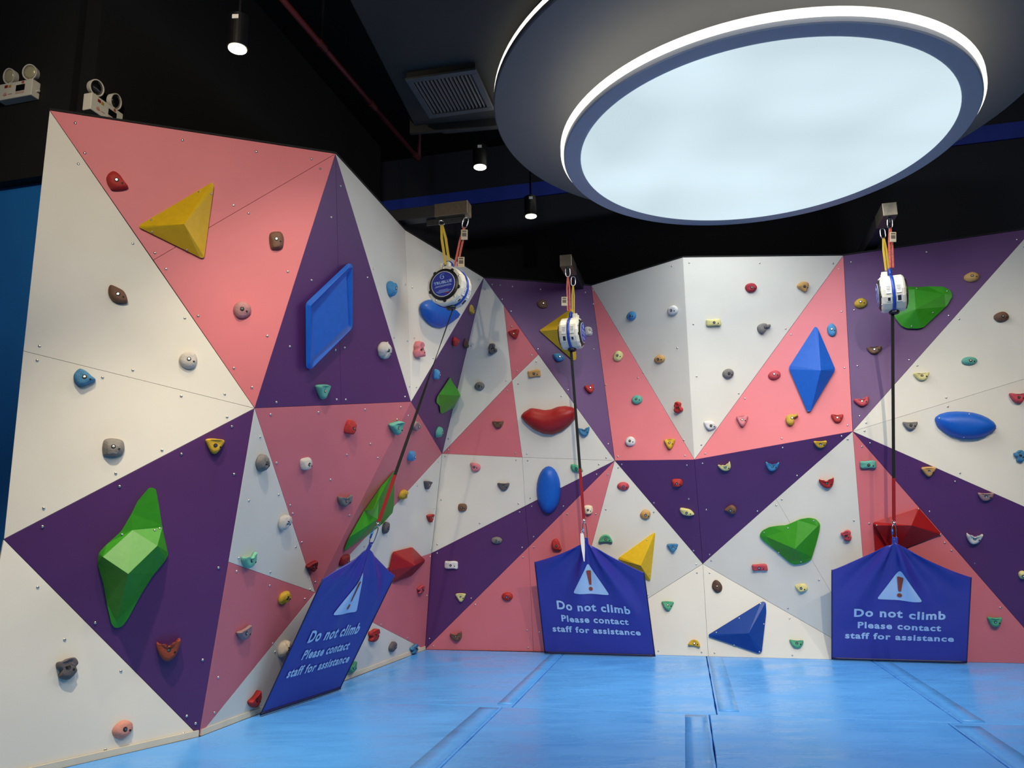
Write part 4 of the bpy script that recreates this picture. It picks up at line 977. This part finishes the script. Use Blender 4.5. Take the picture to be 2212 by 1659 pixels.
for k in range(4):
    b = MB(); q = Vector((math.cos(k*math.pi/2+.4), math.sin(k*math.pi/2+.4), 0))*R2*.8; b.tube([q+Vector((0, 0, zr+1.15)), q], 0.02, 8); b.build('hanger_rod', BLACKM, lamp)

# ------------------------------------------------------------------ downlights
LENS = emis('downlight_lens', (1.0, 0.88, 0.62), 14.0)
def downlight(p, label, r=0.055, tilt=(0, 0, -1), power=60, target=None, size=75):
    t = thing('downlight', (p.x, p.y, CEIL), label, 'downlight', 'black hanging downlights'); lo = Vector((p.x, p.y, CEIL)); ax = -Vector(tilt).normalized()
    q = p-lo
    b = MB(); b.lathe(q, ax, [(0.0, r*1.18), (0.004, r*1.25), (0.24, r*1.25), (0.245, r*.6)], 28); b.build('housing', BLACKM, t)
    b = MB(); b.lathe(q, ax, [(-0.006, r*1.06), (-0.001, r*1.06)], 24); b.build('lens', LENS, t)
    b = MB(); b.tube([q+ax*.24, q+ax*.3, Vector((0, 0, 0))+Vector((q.x, q.y, 0))], 0.012, 8); b.build('rod', BLACKM, t)
    b = MB(); b.box(q+ax*.20-Vector((0, r*1.27, 0)), (0.022, 0, 0), (0, 0.001, 0), (0, 0, 0.016)); b.build('label', LABELW, t)
    sp = spot('downlight_and_fill_beam', p-ax*0.012, target or (p+Vector(tilt)), power, WARM, size, .7, 0.03)
    return t
D1 = at_z(513, 105, 4.8); D2 = at_z(1037, 361, 5.3); D3 = at_z(1147, 467, 5.15)
downlight(D1, 'brightest downlight, above the top left pink panel', 0.058, power=80, size=84)
downlight(D2, 'downlight hanging left of the round lamp, nearer one', 0.062, power=80)
downlight(D3, 'downlight hanging above the middle belay, farther one', 0.062, power=45)
# the same fitting repeats in rows hidden above the round lamp
for (x, y) in ((3.95, 7.0), (5.6, 6.4)):
    spot('downlight_and_fill_beam', (x, y, 5.5), (x, y, 0), 60, WARM, 44, .8, 0.03)

lamp_o = bpy.data.objects.new('disc_lamp', al); COL.objects.link(lamp_o); lamp_o.location = (DISC_C.x, DISC_C.y, DISC_Z-0.012)

# ------------------------------------------------------------------ duct with grille, sprinkler pipe
DUCTM = mat('dark_duct_paint', (46, 44, 40), 0.7, var=0.12, scale=3)
GRM = mat('grille_grey', (74, 76, 78), 0.5)
DZ = 5.62
g4 = [at_z(u, v, DZ-.07) for u, v in ((889, 178), (1022, 148), (1056, 229), (936, 254))]
dA = (g4[3]-g4[0]).normalized(); dB = (g4[1]-g4[0]); dB = (dB-dA*dB.dot(dA)).normalized()
pL0, pL1 = at_z(755, 0, DZ), at_z(835, 155, DZ); dD = (pL1-pL0).normalized(); dN = Vector((dD.y, -dD.x, 0))
ducty = at_z(935, 268, DZ)
Ld = (ducty-pL0).dot(dD)
duct = thing('air_duct', pL0+Vector((0, 0, CEIL-DZ)), 'dark air duct under the ceiling, left of the round lamp', 'air duct'); lo = pL0+Vector((0, 0, CEIL-DZ))
b = MB(); b.prism([pL0-dD*4-lo, pL0+dD*Ld-lo, pL0+dD*Ld+dN*1.7-lo, pL0-dD*4+dN*1.7-lo], (0, 0, 0.5)); b.build('duct_body', DUCTM, duct, bevel=0.01)
b = MB(); b.box(pL0+dD*(Ld+.02)+dN*.85-lo+Vector((0, 0, .22)), dD*.02, dN*.9, (0, 0, .30)); b.build('flange', DUCTM, duct)
b = MB(); b.box(pL0+dD*(Ld+.12)+dN*.95-lo+Vector((0, 0, .18)), dD*.1, dN*.72, (0, 0, .20)); b.build('end_box', DUCTM, duct, bevel=0.05)
for k in (0, 1):
    b = MB(); b.tube([pL0+dD*(.6+k*(Ld-.9))+dN*.2-lo+Vector((0, 0, .4)), pL0+dD*(.6+k*(Ld-.9))+dN*.2-lo+Vector((0, 0, CEIL-DZ))], 0.01, 6); b.build('hanger_rod', BLACKM, duct)
gr = thing('vent_grille', (g4[0]+g4[2])/2, 'square slatted vent grille on the underside of the dark duct', 'vent'); lo = (g4[0]+g4[2])/2
lu = (g4[3]-g4[0]).length/2; lv = (g4[1]-g4[0]).length/2
b = MB()
for sg in (-1, 1):
    b.box(dA*lu*sg, dA*0.03, dB*(lv+.03), (0, 0, .012)); b.box(dB*lv*sg, dA*(lu-.03), dB*0.03, (0, 0, .012))
b.build('frame', GRM, gr, bevel=0.004)
b = MB()
for sg in (-1, 1):
    b.box(dA*lu*sg+Vector((0, 0, .04)), dA*0.02, dB*(lv+.02), (0, 0, .03)); b.box(dB*lv*sg+Vector((0, 0, .04)), dA*lu, dB*0.02, (0, 0, .03))
b.build('collar', DUCTM, gr)
b = MB(); b.box((0, 0, .035), dA*lu, dB*lv, (0, 0, .004)); b.build('dark_void', DARKHOLE, gr)
for k in range(15):
    y = -lv+.05+k*(2*lv-.1)/14
    b = MB(); b.box(dB*y, dA*(lu-.04), dB*.008+Vector((0, 0, .008)), dB*.0015-Vector((0, 0, .0015))); b.build('slat', GRM, gr)
PIPE = mat('dark_red_pipe', (84, 18, 20), 0.55)
pp = [at_z(560, -60, 5.75), at_z(905, 345, 5.75)]; lo = pp[1]+Vector((0, 0, CEIL-5.75))
pipe = thing('sprinkler_pipe', lo, 'thin dark red sprinkler pipe running under the black ceiling', 'pipe')
b = MB(); b.tube([pp[0]-lo, pp[1]-lo], 0.026, 10); b.build('pipe_run', PIPE, pipe, smooth=True)
b = MB(); b.tube([pp[1]-lo, Vector((0, 0, 0))], 0.022, 10); b.build('riser', PIPE, pipe, smooth=True)
for s in (.3, .62, .97):
    q = pp[0].lerp(pp[1], s)-lo; d = (pp[1]-pp[0]).normalized(); b = MB(); b.lathe(q, d, [(-.05, .034), (.05, .034)], 12); b.build('coupling', PIPE, pipe)
b = MB(); q = pp[0].lerp(pp[1], .3)-lo; b.tube([q, Vector((q.x, q.y, 0))], .012, 6); b.build('hanger_rod', BLACKM, pipe)

# ------------------------------------------------------------------ emergency lights
WHITEP = mat('white_plastic', (232, 228, 216), 0.45, var=0.03)
REFL = mat('reflector', (226, 216, 176), 0.2, 0.4)
LENSG = mat('dark_lens', (20, 22, 24), 0.08, spec=0.8)
def emergency(p, rt, n, label, W=.34, H=.145, D=.08, dark=False, tilt=0.0):
    """p: middle of the case's back on the wall"""
    up = Vector((0, 0, 1)); t = thing('emergency_light', p, label, 'emergency light', 'twin-head emergency lights')
    b = MB(); b.box(n*D/2, rt*W/2, n*D/2, up*H/2); b.build('case', WHITEP, t, bevel=0.006)
    f = n*(D+.0006)
    b = MB(); b.box(f+rt*W*.16+up*H*.06, rt*W*.13, n*.001, up*H*.19); b.build('display_window', LENSG, t)
    b = MB(); b.box(f-rt*W*.27+up*H*.28, rt*W*.045, n*.001, up*H*.085); b.build('red_sticker', mat('sticker_red', (150, 24, 20), .5), t)
    b = MB(); b.box(f-rt*W*.16+up*H*.26, rt*W*.04, n*.001, up*H*.08); b.build('yellow_sticker', mat('sticker_gold', (190, 150, 60), .5), t)
    b = MB(); b.box(f+rt*W*.22+up*H*.37, rt*W*.035, n*.001, up*H*.08); b.build('red_emblem', mat('sticker_rose', (180, 90, 84), .5), t)
    b = MB()
    for k in range(7):   # flame-like red emblem and red text lines
        a = -1.1+k*.37; q = f-rt*W*.28-up*H*.30; b.tube([q+rt*math.sin(a)*.006, q+rt*math.sin(a)*.022+up*math.cos(a)*.018, q+rt*math.sin(a)*.014+up*math.cos(a)*.034], [.0012, .002, .0008], 5)
    b.box(f-rt*W*.13-up*H*.23, rt*W*.055, n*.0008, up*.003)
    for k in range(2): b.box(f+rt*W*.16-up*H*(.20+.08*k), rt*W*.125, n*.0008, up*.0022)
    b.build('red_print', mat('faded_red_ink', (186, 110, 104), .6), t)
    b = MB(); b.tube([rt*W*.5+n*D*.4-up*H*.1, rt*(W*.5+.03)+n*D*.4-up*H*.1], .007, 8); b.build('cable_gland', WHITEP, t)
    for sg in (-1, 1):
        ax = (n*0.9+rt*sg*0.10+rt*tilt-up*0.18).normalized(); c = rt*sg*W*.30+up*(H*.5+.085)+n*D*.45
        b = MB(); b.tube([rt*sg*W*.30+up*H*.48+n*D*.45, c], .012, 8); b.build('neck', WHITEP, t)
        b = MB(); b.lathe(c, ax, [(-.03, .035), (-.025, .056), (.018, .066), (.026, .066), (.026, .058), (.02, .056)], 28); hd = b.build('lamp_head', WHITEP, t, smooth=False)
        b = MB(); b.lathe(c, ax, [(.021, .0565), (.0235, .035), (.0245, .004)], 24); b.build('lens', LENSG if dark else REFL, hd, smooth=True)
    return t
LF = AX-E2*0.10; 
def on_line(u, p, d):   # plan intersection of the sight line through column u at its row with a vertical wall
    return None
nA = -E2; q = on_plane(50, 205, LF, nA)
emergency(q, E1, nA, 'white emergency light with two bright round heads, at the far left edge')
nR = E1; q = on_plane(214, 244, RET1, nR)
emergency(q, E2*1.0, nR, 'white emergency light with dark lenses, peeking over the climbing wall top', dark=True)
